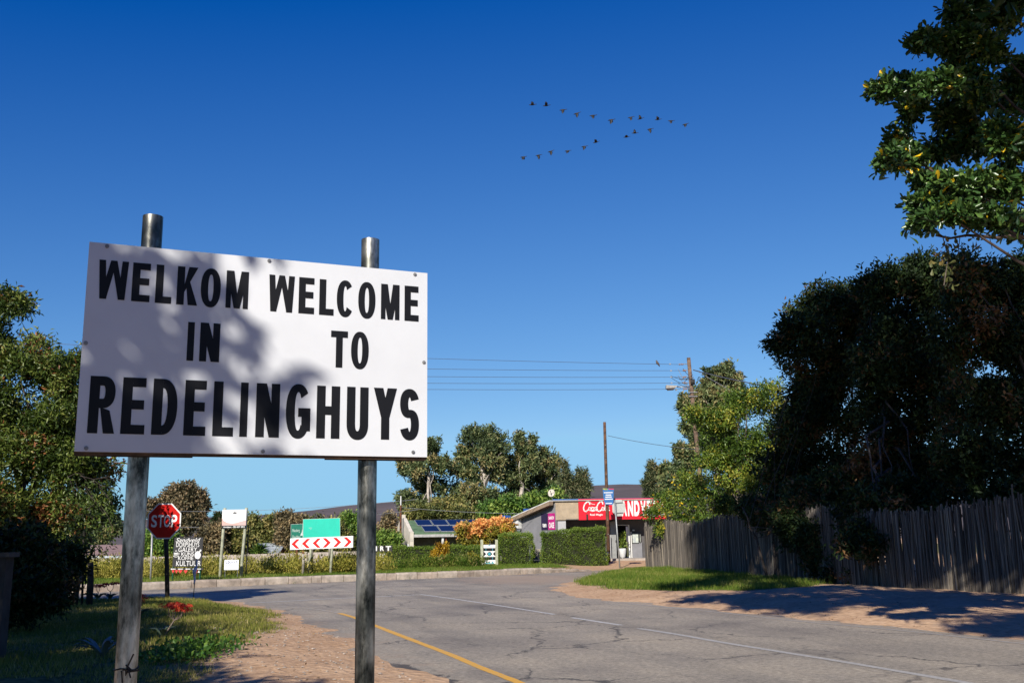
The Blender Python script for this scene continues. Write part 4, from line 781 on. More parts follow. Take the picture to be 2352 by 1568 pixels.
# fascia: corrugated sheet and the red signboard
nr = 24; u0, u1 = 0.0, U5(1100); pr = [(u0 + (u1 - u0) * i / (nr * 4), -.02 + .018 * math.sin(i / 4 * 2 * math.pi)) for i in range(nr * 4 + 1)]
v = [SH.p(u, z, t) for u, t in pr for z in (2.39, 3.56)]; MB().add(v, [(2 * i, 2 * i + 2, 2 * i + 3, 2 * i + 1) for i in range(nr * 4)]).build('fascia', BEIGE, shop, label='beige corrugated fascia sheet')
MB().rect(SH, 0, 2.39, 10.3, 3.6, -.14, -.06).build('fascia_backing', DGREY, shop)
MB().rect(SH, -.12, 3.605, 10.4, 3.68, -1.0, .02).build('roof_edge', mat('blue_flashing', (.05, .13, .34), .5, .2, var=.1), shop)
RL = 5.0
rb = [SH.p(-.15, 3.60, .12), SH.p(10.4, 3.60, .12)]; dirb = -SD_.u
rb2 = [rb[0] + dirb * RL - V3((0, 0, 1.22)), rb[1] + dirb * RL * 1.3 - V3((0, 0, 1.6))]
MB().add([rb[0], rb[1], rb2[1], rb2[0]] + [p - V3((0, 0, .05)) for p in (rb[0], rb[1], rb2[1], rb2[0])], [(0, 1, 2, 3), (7, 6, 5, 4), (0, 4, 5, 1), (1, 5, 6, 2), (2, 6, 7, 3), (3, 7, 4, 0)]).build('roof', ROOFM, shop)
off = SD_.n * .28; vb0 = rb[0] + off; vb1 = rb2[0] + off
MB().add([vb0 - V3((0, 0, .055)), vb1 - V3((0, 0, .055)), vb1 - V3((0, 0, .29)), vb0 - V3((0, 0, .29))] + [p - SD_.n * .3 for p in (vb0 - V3((0, 0, .055)), vb1 - V3((0, 0, .055)), vb1 - V3((0, 0, .29)), vb0 - V3((0, 0, .29)))], [(0, 1, 2, 3), (7, 6, 5, 4), (0, 4, 5, 1), (1, 5, 6, 2), (2, 6, 7, 3), (3, 7, 4, 0)]).build('verge_board', mat('verge_brown', (.30, .22, .15), .7, var=.15), shop)
MB().add([vb0 + V3((0, 0, .0)), vb1, vb1 - V3((0, 0, .05)), vb0 - V3((0, 0, .05))] + [p - SD_.n * .35 for p in (vb0, vb1, vb1 - V3((0, 0, .05)), vb0 - V3((0, 0, .05)))], [(0, 1, 2, 3), (7, 6, 5, 4), (0, 4, 5, 1), (1, 5, 6, 2), (2, 6, 7, 3), (3, 7, 4, 0)]).build('verge_cap', WTRIM, shop)
PVG = mat('solar_cell', (.010, .018, .05), .15, .1, var=.1, spec=.6); PVF = mat('panel_frame', (.55, .56, .58), .4, .6); PVB = mat('solar_blue', (.03, .09, .30), .3, var=.1)
for px_, py_, wx in ((180, 553, .62), (455, 470, .66)):
    c_ = at(ex(px_), ey(py_), 65.0); MB().box(c_, (wx, .9, .05), rx=math.radians(9), ry=.05).build('solar_panel', PVB, shop)
REDB = mat('signboard_red', (.60, .012, .028), .4, var=.04, scale=1.0)
sg = MB().rect(SH, U5(1095), V5(1095, 617) + .01, U5(2190), V5(1095, 360), .0, .05).build('signboard', REDB, shop)
mb = MB(); kk = lambda pts, w_=11: mb.stroke(SH, [(U5(x), V5(x, y)) for x, y in pts], w_ / 198, .051, .056)
el = lambda x, y, a, b: [(x + a * math.cos(t), y + b * math.sin(t)) for t in np.linspace(0, 2 * math.pi, 11)]
kk([(1236, 425), (1232, 398), (1205, 392), (1172, 422), (1156, 468), (1163, 502), (1185, 512), (1212, 492)], 14); kk(el(1234, 478, 14, 20)); kk([(1280, 464), (1264, 458), (1250, 480), (1258, 500), (1278, 490)]); kk(el(1298, 480, 12, 19)); kk([(1313, 460), (1309, 490), (1318, 500)]); kk([(1316, 452), (1334, 446)], 9)
kk([(1398, 420), (1394, 392), (1368, 390), (1336, 422), (1322, 468), (1330, 502), (1352, 510), (1380, 490)], 14); kk(el(1398, 478, 13, 20)); kk([(1440, 398), (1425, 450), (1420, 490), (1434, 500)]); kk(el(1455, 480, 12, 19)); kk([(1471, 460), (1468, 490), (1480, 498)]); kk([(1192, 505), (1225, 490), (1262, 508), (1300, 500)], 10); kk([(1236, 398), (1262, 420), (1300, 425)], 5)
mb.build('script_lettering', CHW, sg)
put_text(MB(), SH, 'Real Magic', U5(1236), V5(1236, 568), U5(1394), V5(1236, 538), .052, .02).build('lettering', CHW, sg)
mb = MB(); x = 1548.0
for ch in 'SANDVELD':
    w5 = 80; put_text(mb, SH, ch, U5(x), V5(x, 566), U5(x + w5 * .84), V5(x, 374), .052, .05); x += w5
mb.build('lettering', CHW, sg)
MB().rect(SH, U5(1188), V5(1188, 612), U5(1206), V5(1188, 545), .052, .12).build('shadow_bar', DARKST, sg)  # dark bar stands in for a small shadow on the red board
# side wall details (side frame measured from its back end)
US = lambda x: Ls - (805 - x) / 127.0
VS = lambda y: (1090 - y) / 192.0
ac = thing('air_conditioner', 'white air conditioner box on the grey side wall of the shop', 'air conditioner', SD_.p(US(345), VS(720), .25))
MB().rect(SD_, US(285), VS(715), US(398), VS(590), .03, .36).build('casing', WTRIM, ac); MB().disc(SD_, US(330), VS(652), .26, .26, .361, .37, 18).build('fan_grille', mat('grille', (.35, .35, .35), .6), ac); MB().rect(SD_, US(290), VS(735), US(395), VS(717), .0, .3).build('bracket', STEEL, ac)
for x0, x1, m_, tx in ((640, 718, (.03, .02, .06), [('ten', .16, .42, .1)]), (722, 803, (.48, .02, .20), [('SANDV', .62, .82, .05), ('OASE', .1, .45, .06)])):
    p_ = MB().rect(SD_, US(x0), VS(742), US(x1), VS(548), .01, .03).build('poster', mat('poster_%d' % x0, m_, .4, var=.15), shop, label='dark purple poster' if x0 < 700 else 'magenta poster with white lettering'); W_ = US(x1) - US(x0); H_ = VS(548) - VS(742)
    for t_, a, b, mm in tx: put_text(MB(), SD_, t_, US(x0) + mm * W_ * 2, VS(742) + a * H_, US(x1) - mm * W_ * 2, VS(742) + b * H_, .032, .03).build('lettering', CHW, p_)
c_ = at(ex(763), ey(400), 62.3)
dsh = thing('satellite_dish', 'pale satellite dish on a mast at the shop roof corner', 'satellite dish', c_)
MB().tube([c_ - V3((0, 0, .3)), at(ex(757), ey(300), 62.3)], .022, 8).build('mast', STEEL, dsh)
dc = at(ex(745), ey(262), 62.25); dn = nrm((-.25, -.9, .35)); du = nrm(np.cross((0, 0, 1), dn)); dv = np.cross(dn, du); mb = MB(); rings = []
for r_, d_ in ((.02, 0), (.1, .012), (.17, .035), (.22, .06)): rings.append([dc + dn * d_ + (du * math.cos(t) + dv * math.sin(t) * 1.15) * r_ for t in np.arange(14) * 2 * math.pi / 14])
mb.add(np.concatenate(rings), [(i * 14 + j, i * 14 + (j + 1) % 14, (i + 1) * 14 + (j + 1) % 14, (i + 1) * 14 + j) for i in range(3) for j in range(14)] + [tuple(range(14))]); mb.build('dish', mat('dish_cream', (.55, .50, .42), .6, var=.1), dsh, True)
MB().tube([dc - dv * .24, dc + dn * .3], .012, 6).tube([dc + dn * .26, dc + dn * .34], .03, 8).build('feed_arm', DARKST, dsh)
c_ = SH.p(U5(1645), 0, -.6)
pt = thing('plant_pot', 'white tapered pot with a slim plant beside the shop door', 'pot', c_)
mb = MB().tube([c_ + V3((0, 0, z)) for z in (.02, .1, .35, .58, .6)], [.13, .17, .225, .235, .22], 16); mb.build('pot', mat('pot_white', (.58, .58, .57), .6, var=.08), pt, True)
for k in range(3): MB().tube([c_ + V3((.14 * math.cos(k * 2.1 + .3), .14 * math.sin(k * 2.1 + .3), -.03)), c_ + V3((.12 * math.cos(k * 2.1 + .3), .12 * math.sin(k * 2.1 + .3), .08))], .03, 6).build('foot', mat('pot_foot', (.5, .5, .5), .6), pt)
rng = np.random.default_rng(9); p = c_ + V3((0, 0, .6)) + rng.random((260, 1)) * V3((.05, 0, .95)) + rng.normal(size=(260, 3)) * V3((.1, .1, .03)); vv, ff, rr = leaves(rng, p, rng.normal(size=(260, 3)) + V3((0, 0, 1)), .16, .07, DIA)
LF_HEDGE = leafmat('hedge_leaf', [(0, (.04, .08, .011)), (.5, (.14, .22, .028)), (.85, (.26, .33, .045)), (1, (.38, .37, .06))], .4, .25)
mkobj('plant', vv, ff, LF_HEDGE, pt, rnd=rr)
stp = thing('garden_steps', 'weathered grey timber steps between the two clipped hedges', 'steps', at(ex(562), ey(1150), 58.5))
for i, y in enumerate((1145, 1095, 1050, 1005)):
    f_, l_ = frame_at(ex(514), ey(y), ex(614), ey(y - 2), 58.5 + .25 * i); MB().rect(f_, 0, 0, l_, .21, -.26, 0).build('step', WOODG, stp)
# ------------------------------------------------------------------ house with solar panels
a18 = math.radians(18); hu = V3((math.cos(a18), math.sin(a18), 0)); hv = V3((-math.sin(a18), math.cos(a18), 0))
E0 = at(cx2(250), cy2(1080), 66.0); sh2 = thing('solar_house', 'cream cottage with a green roof carrying solar panels', 'house', (E0[0], E0[1], hz(E0[0], 66)))
CREAM = mat('cream_plaster', (.60, .55, .46), .85, var=.1, scale=1.5); GROOF = mat('green_roof', (.12, .20, .10), .6, var=.2, scale=2, bump=.1)
zE = E0[2]; zR = zE + .92; run = 2.7; LH = 9.0; gz2 = hz(E0[0], 66) - .3
P3 = lambda u, v, z: V3((E0[0], E0[1], 0)) + hu * u + hv * v + V3((0, 0, z))
def hexa(a): return MB().add(a, [(3, 2, 1, 0), (4, 5, 6, 7), (0, 1, 5, 4), (1, 2, 6, 5), (2, 3, 7, 6), (3, 0, 4, 7)])
hexa([P3(-.25, .0, zE), P3(LH, .0, zE), P3(LH, run, zR), P3(-.25, run, zR), P3(-.25, .0, zE + .08), P3(LH, .0, zE + .08), P3(LH, run, zR + .08), P3(-.25, run, zR + .08)]).build('roof', GROOF, sh2)
hexa([P3(-.25, run, zR - .01), P3(LH, run, zR - .01), P3(LH, 2 * run, zE), P3(-.25, 2 * run, zE), P3(-.25, run, zR + .07), P3(LH, run, zR + .07), P3(LH, 2 * run, zE + .08), P3(-.25, 2 * run, zE + .08)]).build('roof', GROOF, sh2)
MB().add([P3(u, v_, z) for u in (-.5, -.26) for v_, z in ((-.1, gz2), (2 * run, gz2), (2 * run, zE + .05), (run + .3, zR + .22), (run - .5, zR + .22), (.15, zE + .22), (-.1, zE + .2))], [(6, 5, 4, 3, 2, 1, 0), (7, 8, 9, 10, 11, 12, 13)] + [(i, (i + 1) % 7, 7 + (i + 1) % 7, 7 + i) for i in range(7)]).build('wall', CREAM, sh2, label='cream gable end wall')
hexa([P3(-.26, 1.7, gz2), P3(LH, 1.7, gz2), P3(LH, 1.9, gz2), P3(-.26, 1.9, gz2), P3(-.26, 1.7, zE + .4), P3(LH, 1.7, zE + .4), P3(LH, 1.9, zE + .4), P3(-.26, 1.9, zE + .4)]).build('wall', mat('veranda_shade_wall', (.20, .19, .18), .9), sh2, label='shaded veranda wall')  # veranda shade is put into this wall's dark grey
hexa([P3(-.25, -.08, zE - .16), P3(LH, -.08, zE - .16), P3(LH, -.002, zE - .16), P3(-.25, -.002, zE - .16), P3(-.25, -.08, zE + .02), P3(LH, -.08, zE + .02), P3(LH, -.002, zE + .02), P3(-.25, -.002, zE + .02)]).build('gutter', mat('gutter', (.45, .44, .42), .6), sh2)
for u, m_, w5 in ((1.75, WTRIM, .09), (1.98, mat('red_brown_post', (.16, .035, .02), .7), .05), (5.0, WTRIM, .09)): MB().box(P3(u, .12, (gz2 + zE) / 2), (w5 * 1.4, w5 * 1.4, zE - gz2 - .05), a18).build('veranda_post', m_, sh2)
MB().box(P3(-.38, run + .15, zR + .32), (.32, .3, .3), a18).build('chimney', CREAM, sh2)
sn, sc_ = (zR - zE) / run, 1
for row, (v0, u0, n_) in enumerate(((1.45, .35, 4), (.18, .55, 6), (1.45, 5.05, 3))):
    for i in range(n_):
        ua = u0 + i * 1.12; ub = ua + 1.06; vb = v0 + 1.12; q4 = [(ua, v0), (ub, v0), (ub, vb), (ua, vb)]
        pn = hexa([P3(u, v_, zE + sn * v_ + .11) for u, v_ in q4] + [P3(u, v_, zE + sn * v_ + .15) for u, v_ in q4]).build('solar_panel', PVF, sh2)
        q4 = [(ua + .03, v0 + .03), (ub - .03, v0 + .03), (ub - .03, vb - .03), (ua + .03, vb - .03)]; MB().add([P3(u, v_, zE + sn * v_ + .153) for u, v_ in q4], [(0, 1, 2, 3)]).build('cells', PVG, pn)
c_ = at(cx2(10), cy2(900), 67.5); bp_ = thing('slim_mast', 'thin brick coloured mast at the left gable of the solar house', 'mast', (c_[0], 67.5, gz2)); MB().tube([(c_[0], 67.5, gz2), (c_[0], 67.5, at(0, cy2(745), 67.5)[2])], .07, 8).build('mast', RUST, bp_); MB().tube([(c_[0], 67.5, at(0, cy2(745), 67.5)[2]), (c_[0], 67.5, at(0, cy2(610), 67.5)[2])], .04, 6).build('tip', WTRIM, bp_)
c_ = at(cx2(122), cy2(1240), 60); vp = thing('vent_pipe', 'short white vent pipe rising out of the long low hedge', 'pipe', c_); MB().tube([c_ - V3((0, 0, .7)), c_ + V3((0, 0, .05))], .05, 8).build('pipe', WTRIM, vp); MB().tube([c_ + V3((0, 0, .05)), c_ + V3((0, 0, .09))], .065, 8).build('cap', WTRIM, vp)
# ------------------------------------------------------------------ pink-roofed house, shed, precast wall
def cottage(nm, label, x0, x1, yr, ye, Y, dep, wallm, roofm, zb, ov=.15):
    a, b = at(x0, ye, Y), at(x1, ye, Y); r_ = at((x0 + x1) / 2, yr, Y + dep / 2)
    t = thing(nm, label, 'house' if dep > 4 else 'shed', ((a[0] + b[0]) / 2, Y, zb)); xa, xb, ze, zr = a[0], b[0], (a[2] + b[2]) / 2, r_[2]
    MB().add([(x, y, z) for x in (xa + ov, xb - ov) for y, z in ((Y + ov, zb), (Y + dep - ov, zb), (Y + dep - ov, ze), (Y + dep / 2, zr - .05), (Y + ov, ze))], [(4, 3, 2, 1, 0), (5, 6, 7, 8, 9), (0, 1, 6, 5), (1, 2, 7, 6), (4, 0, 5, 9), (2, 3, 8, 7), (3, 4, 9, 8)]).build('wall', wallm, t)
    n_ = 40
    for s_ in (0, 1):
        y0, y1 = (Y, Y + dep / 2) if s_ == 0 else (Y + dep, Y + dep / 2); vs = []
        for i in range(n_ + 1):
            x = xa + (xb - xa) * i / n_; dz = .02 * (i % 2)
            vs += [(x, y0, ze + dz), (x, y1, zr + dz)]
        MB().add(vs, [(2 * i, 2 * i + 2, 2 * i + 3, 2 * i + 1) for i in range(n_)]).build('roof', roofm, t)
    return t, xa, xb, ze, zr
t, xa, xb, ze, zr = cottage('village_house', 'white walled house with a pinkish brown roof behind the verge', 120, 334, 1251, 1276, 60.0, 7.0, mat('white_wall', (.62, .60, .56), .8, var=.06), mat('pink_roof', (.30, .20, .175), .7, var=.15, scale=.8), -1.6)
MB().box(((xa + xb) / 2, 59.95, ze - .07), (xb - xa, .06, .13)).build('fascia_board', mat('blue_white_trim', (.55, .60, .68), .5), t)
for x in (xa + 1.6, xa + 3.4): MB().box((x, 60.1, ze - .35), (.35, .06, .12)).build('air_vent', DGREY, t)
cottage('garden_shed', 'small brick shed with a pale grey sheet roof behind the wall', 566, 641, 1247, 1272, 62.0, 3.2, mat('orange_brick', (.42, .16, .06), .85, var=.25, scale=5), mat('grey_blue_sheet', (.40, .44, .46), .5, .1, var=.18, scale=1.5), -1.2, .06)
PCON = mat('precast_concrete', (.55, .47, .40), .9, var=.14, scale=1.0, bump=.1)
pwal = thing('precast_wall', 'long pale precast concrete panel wall behind the scrub', 'wall', at(500, 1290, 51) * V3((1, 1, 0)) + V3((0, 0, -.5)))
w0, w1 = at(120, 1300, 49.0), at(880, 1290, 56.0); dw = (w1 - w0)[:2]; Lw = np.linalg.norm(dw); dw /= Lw; nb = int(Lw / 1.55); az_ = math.atan2(dw[1], dw[0])
for i in range(nb + 1):
    c_ = w0[:2] + dw * i * 1.55; zt = 1.02 + .14 * i / nb; MB().box((c_[0], c_[1], zt / 2 - .3), (.13, .14, zt + .65), az_).build('post', PCON, pwal)
    if i < nb:
        m_ = c_ + dw * .775
        for k in range(4): MB().box((m_[0], m_[1], zt - .17 - .325 * k), (1.415, .05, .318), az_).build('panel', PCON, pwal)
# ------------------------------------------------------------------ reed fence on the right
REED = leafmat('weathered_reed', [(0, (.055, .048, .042)), (.45, (.13, .115, .10)), (.8, (.20, .175, .145)), (1, (.30, .26, .20))], .9, .02, .1)
fpts = np.array([(16.5, 12.5), (14.0, 18.0), (11.9, 23.5), (10.1, 28.5), (8.9, 36), (7.9, 45), (7.05, 54.0), (7.6, 58)]); fs = np.r_[0, np.cumsum(np.linalg.norm(np.diff(fpts, axis=0), axis=1))]
fence = thing('reed_fence', 'tall weathered reed fence along the right verge under the trees', 'fence', (8.9, 36, 0))
rng = np.random.default_rng(31); s_ = 0; mb = MB(); vs, fcs, k = [], [], 0
while s_ < fs[-1]:
    c_ = np.array([np.interp(s_, fs, fpts[:, j]) for j in (0, 1)]); wd = rng.uniform(.018, .04); H_ = 2.25 + rng.normal(0, .07) + .12 * math.sin(s_ * .7); lean = rng.normal(0, .05) * (3 if rng.random() < .04 else 1); H_ = H_ - (rng.uniform(.2, .7) if rng.random() < .06 else 0); o_ = rng.normal(0, .02)
    i = min(np.searchsorted(fs, s_, side='right') - 1, len(fpts) - 2); d = nrm(fpts[i + 1] - fpts[i]); nn = np.array([-d[1], d[0]])
    b_ = c_ + nn * o_; tt = b_ + d * lean * H_ + nn * rng.normal(0, .02)
    for p_, z in ((b_, -.1), (tt, H_)):
        for a_, bb in ((-1, -1), (1, -1), (1, 1), (-1, 1)): q = p_ + d * a_ * wd / 2 + nn * bb * .012; vs.append((q[0], q[1], z))
    fcs += [(k, k + 1, k + 5, k + 4), (k + 1, k + 2, k + 6, k + 5), (k + 2, k + 3, k + 7, k + 6), (k + 3, k, k + 4, k + 7), (k + 4, k + 5, k + 6, k + 7)]; k += 8; s_ += wd * rng.uniform(.4, .6)
o = mkobj('reeds', np.array(vs), fcs, REED, fence, rnd=np.repeat(np.clip(rng.normal(.45, .24, len(vs) // 8), 0, 1), 8)); o['kind'] = 'stuff'
for z in (.6, 1.6): MB().tube([(p[0] + .04, p[1], z) for p in fpts], .03, 6).build('rail', WOODB, fence)
for s_ in np.arange(1, fs[-1], 3.2):
    c_ = [np.interp(s_, fs, fpts[:, j]) for j in (0, 1)]; MB().tube([(c_[0] + .12, c_[1], -.2), (c_[0] + .12, c_[1], 2.2)], .05, 7).build('post', WOODB, fence)
# dark garden wall and fence posts at the far left
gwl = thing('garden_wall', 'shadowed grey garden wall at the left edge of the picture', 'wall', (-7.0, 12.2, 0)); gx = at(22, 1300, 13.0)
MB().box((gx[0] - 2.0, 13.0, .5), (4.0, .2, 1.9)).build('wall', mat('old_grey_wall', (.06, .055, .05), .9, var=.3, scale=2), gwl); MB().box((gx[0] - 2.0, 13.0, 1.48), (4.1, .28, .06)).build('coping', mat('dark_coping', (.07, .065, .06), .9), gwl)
for x, y0, y1, r_, lb_ in ((206, 1372, 1290, .085, 'thick dark fence post under the left tree'), (190, 1366, 1215, .03, 'tall thin dark stake left of the thick fence post'), (178, 1362, 1325, .025, 'shortest thin stake at the left end of the fence')):
    b0 = at(x, y0, 24.0); t0 = at(x + 2, y1, 24.0); th_ = thing('fence_post', lb_, 'post', (b0[0], 24.0, b0[2])); MB().tube([b0 - V3((0, 0, .4)), (b0 + t0) / 2 + V3((.01, 0, 0)), t0], [r_, r_ * .95, r_ * .85], 8).build('post', DARKW, th_, True)
# ------------------------------------------------------------------ clipped hedges
def hedge(label, x0, y0, x1, y1l, y1r, Y, dep, n, seed, L=.07, m=None, group='clipped hedges in front of the shop'):
    a, b = at(x0, y0, Y), at(x1, y0, Y); zt0, zt1 = at(x0, y1l, Y)[2], at(x1, y1r, Y)[2]; zb = min(a[2], b[2]) - .15
    t = thing('hedge', label, 'hedge', ((a[0] + b[0]) / 2, Y + dep / 2, zb + .1), group); rng = np.random.default_rng(seed)
    xa, xb = a[0], b[0]; ar = np.array([(xb - xa) * (zt0 + zt1 - 2 * zb) / 2, (xb - xa) * dep, dep * (zt0 - zb), dep * (zt1 - zb)]); f_ = rng.choice(4, n, p=ar / ar.sum())
    u, w_ = rng.random(n), rng.random(n); x = np.where(f_ == 2, xa, np.where(f_ == 3, xb, xa + u * (xb - xa))); top = zt0 + (zt1 - zt0) * (x - xa) / (xb - xa)
    z = np.where(f_ == 1, top, zb + w_ * (top - zb)); y = np.where(f_ == 0, Y, np.where(f_ == 1, Y + w_ * dep, Y + u * dep)); nn = np.zeros((n, 3)); nn[f_ == 0, 1] = -1; nn[f_ == 1, 2] = 1; nn[f_ == 2, 0] = -1; nn[f_ == 3, 0] = 1
    P = np.stack([x, y, z], -1); bump = (vnoise(x * 1.0 + z * .7, z + y, .35, seed) - .5) * .26 + (vnoise(x, z + y, 1.0, seed + 3) - .5) * .22; P = P + nn * (bump[:, None] - .06) + rng.normal(size=(n, 3)) * .04
    v, f, r = leaves(rng, P, nn * .6 + rng.normal(size=(n, 3)) * .8 + V3((0, 0, .3)), L, L * .55, DIA, .2, .42 + bump * 1.1 + rng.normal(0, .17, n)); mkobj('foliage', v, f, m or LF_HEDGE, t, rnd=r)
    hexa([(xa + .15, Y + .15, zb), (xb - .15, Y + .15, zb), (xb - .15, Y + dep - .1, zb), (xa + .15, Y + dep - .1, zb), (xa + .15, Y + .15, zt0 - .16), (xb - .15, Y + .15, zt1 - .16), (xb - .15, Y + dep - .1, zt1 - .16), (xa + .15, Y + dep - .1, zt0 - .16)]).build('twigs', mat('hedge_dark_core', (.02, .022, .01), .9), t)  # solid dark box fills the hedge as its unlit core, no real twigs
hedge('large clipped hedge in front of the shop window', 1244, 1296, 1394, 1221, 1211, 56.5, 1.3, 17000, 1)
hedge('smaller clipped hedge left of the garden steps', 1146, 1296, 1222, 1229, 1227, 56.5, 1.2, 10000, 2)
hedge('long low hedge in front of the solar panel house', 868, 1299, 1000, 1255, 1255, 58.0, 1.4, 13000, 3)
hedge('dark green hedge under the orange flowering bush', 1002, 1297, 1108, 1252, 1256, 58.6, 1.2, 10000, 4)
# ------------------------------------------------------------------ trees and plants
BARK = mat('grey_bark', (.16, .13, .105), .9, var=.3, scale=5, bump=.5); PALEB = mat('pale_gum_bark', (.48, .42, .36), .8, var=.25, scale=2); DBARK = mat('dark_bark', (.07, .055, .045), .9, var=.3, scale=5, bump=.5)
L_EUC = leafmat('gum_leaf', [(0, (0.0442, 0.0693, 0.0278)), (.5, (0.128, 0.169, 0.065)), (.8, (0.211, 0.243, 0.0928)), (1, (0.332, 0.272, 0.117))], .5, .2)
L_EUCB = leafmat('brown_gum_leaf', [(0, (0.0574, 0.0551, 0.0321)), (.5, (0.142, 0.126, 0.0643)), (1, (0.298, 0.207, 0.115))], .55, .15)
L_DARK = leafmat('dark_evergreen_leaf', [(0, (0.0125, 0.025, 0.0075)), (.6, (0.0325, 0.0575, 0.0163)), (.9, (0.0688, 0.0938, 0.025)), (1, (0.163, 0.0875, 0.0375))], .55, .12, .2)
L_PEP = leafmat('pepper_tree_leaf', [(0, (0.0313, 0.0586, 0.00978)), (.5, (0.0978, 0.147, 0.0254)), (.86, (0.205, 0.244, 0.0508)), (.985, (.29, .28, .08)), (1, (.27, .11, .04))], .4, .25, .4)
L_YEL = leafmat('yellow_green_leaf', [(0, (0.0442, 0.0884, 0.0133)), (.5, (0.122, 0.199, 0.0265)), (.85, (0.265, 0.32, 0.0442)), (1, (.40, .36, .05))], .4, .3, .4)
L_MILK = leafmat('leathery_leaf', [(0, (0.0225, 0.0562, 0.015)), (.55, (0.0562, 0.122, 0.03)), (.9, (0.14, 0.225, 0.0469)), (.975, (0.3, 0.375, 0.0562)), (.985, (0.7, 0.506, 0.0281)), (1, (0.7, 0.469, 0.0187))], .3, .18, .5)
L_OLIVE = leafmat('olive_bush_leaf', [(0, (0.069, 0.0887, 0.0247)), (.5, (0.186, 0.197, 0.0493)), (1, (0.394, 0.32, 0.111))], .55, .2)
L_GREEN = leafmat('green_bush_leaf', [(0, (0.0476, 0.107, 0.019)), (.5, (0.119, 0.227, 0.0357)), (1, (0.286, 0.381, 0.0714))], .5, .25)
L_BROWN = leafmat('brown_bush_leaf', [(0, (0.0803, 0.0688, 0.0367)), (.5, (0.196, 0.161, 0.0803)), (1, (0.39, 0.275, 0.138))], .6, .15)
# --- near tree, upper right: leathery leaves in rosettes
ND = 11.0
fing = [(2290, 35, 90, 55), (2200, 25, 75, 45), (2130, 85, 50, 32), (2190, 95, 60, 36), (2260, 110, 80, 50), (2025, 203, 34, 24), (2075, 192, 52, 34), (2150, 185, 70, 46), (2240, 190, 80, 60), (2330, 190, 80, 80), (2180, 260, 70, 46), (2100, 250, 40, 24),
        (2032, 366, 28, 22), (2080, 352, 50, 34), (2060, 318, 26, 20), (2150, 330, 70, 42), (2230, 330, 80, 56), (2320, 330, 90, 80), (2130, 420, 60, 32), (2210, 430, 80, 46), (2300, 440, 90, 56), (2100, 470, 34, 24), (2110, 512, 32, 16), (2170, 490, 60, 32), (2250, 500, 80, 34), (2330, 510, 60, 32)]
rng = np.random.default_rng(77); NB = [blob(x, y, ND + rng.uniform(-.5, .6), a, b, .28) for x, y, a, b in fing]
nb_ = V3((10.4, 11.4, hz(10.4, 11.4))); nt_ = V3((8.8, 11.2, 9.0))
t = thing('leathery_tree', 'near tree with glossy leathery leaves and a few orange ones at the upper right', 'tree', nb_)
def rosettes(rng, p, ax, per, L, W, back=.5):
    n_ = len(p); P = np.repeat(p, per, 0); A = np.repeat(nrm(ax), per, 0); P = P - A * (rng.random((n_ * per, 1)) ** 1.6) * L * 1.6
    la = nrm(A * .55 + rng.normal(size=(n_ * per, 3)) * .62 + V3((0, 0, -.08))); return leaves(rng, P, la, L, W, OBO, .35, .44 + np.repeat(rng.normal(0, .16, n_), per) + rng.normal(0, .2, n_ * per) - .0)
subs = sub_blobs(rng, NB, 5); p, d, _ = crown_pts(rng, subs, 2900, .6)
v1, f1, r1 = rosettes(rng, p, d * .7 + V3((-.45, -.1, .25)) + rng.normal(size=d.shape) * .3, 9, .125, .046)
big = [((10.0, 11.0, 7.0), (2.0, 2.2, 1.8))] + [(c, (2.2, 2.5, 1.9)) for c in [(9.8, 11.4, 9.4), (8.0, 11.2, 11.4), (6.4, 11.1, 13), (9.8, 11, 13.4), (4.8, 11.2, 15), (7.6, 11, 16), (10.6, 11, 16.6), (3.4, 11.3, 17.6), (6, 11, 18.8), (9, 11, 19.2), (2.4, 11.2, 20.2), (5, 11, 21.6), (8, 11, 21.9), (2.2, 11.2, 23), (5, 11, 24.4)]]  # unseen high crown, shaped to shade the verge, fence and right-hand trees
big += [((4.9, 9, 9.9), (1.5, 1.6, 1.0)), ((6.5, 7.6, 9.5), (1.8, 1.8, 1.2)), ((.4, 10.9, 20), (1.9, 2.2, 1.6)), ((-.2, 10.8, 22.6), (2.0, 2.2, 1.7)), ((1.3, 11.2, 18.2), (1.8, 2.2, 1.6)), ((5.6, 8.8, 7.9), (1.0, 1.2, .6))] + [((x_, y_, 11.0), (1.05, 1.35, .55)) for x_, y_ in [(3.3, .1), (4.6, .2), (5.9, .7), (6.4, 3.2), (.75, 6.7), (.3, 8.3), (1.35, 4.7), (1.4, 5.6), (3.2, 6.1), (5.2, 6.1), (1.2, 7.8), (2.8, 8.1), (4.7, 8.6), (2.1, 10.4), (3.8, 11.1), (2.8, 13.1)]] + [((x_, y_, 11.1), (1.4, 1.7, .8)) for x_, y_ in [(7.7, 8.9), (9.0, 5.6), (6.8, 11.2), (6.4, 12.4), (10.2, 2.4)]] + [((x_, y_, 13.0), (1.1, 1.5, .7)) for x_, y_ in [(-.5, 9.6), (.4, 11.6), (1.3, 13.8)]] + [((1.5, 14.3, 14), (1.2, 1.5, .8)), ((2.5, 11.6, 14), (1.4, 1.6, .9))]
v2, f2, r2, subs2 = foliage(rng, big, 13500, 8, .28, .16, DIA, spread=.5, k=7, inner=.75)
mkobj('crown', np.concatenate([v1, v2]), np.concatenate([f1, f2 + len(v1)]), L_MILK, t, rnd=np.concatenate([r1, np.minimum(r2, .93)]))
mb = MB(); mb.tube([nb_ - V3((0, 0, .2)), nb_ + V3((-.3, 0, 2.5)), nb_ + V3((-.8, -.2, 5)), nt_, V3((7.6, 11.0, 15)), V3((6.6, 11, 20))], [.42, .36, .32, .28, .18, .08], 10)
limbs(mb, rng, nb_ + V3((-.3, 0, 2)), V3((6.6, 11, 20)), subs2, .4, 24)
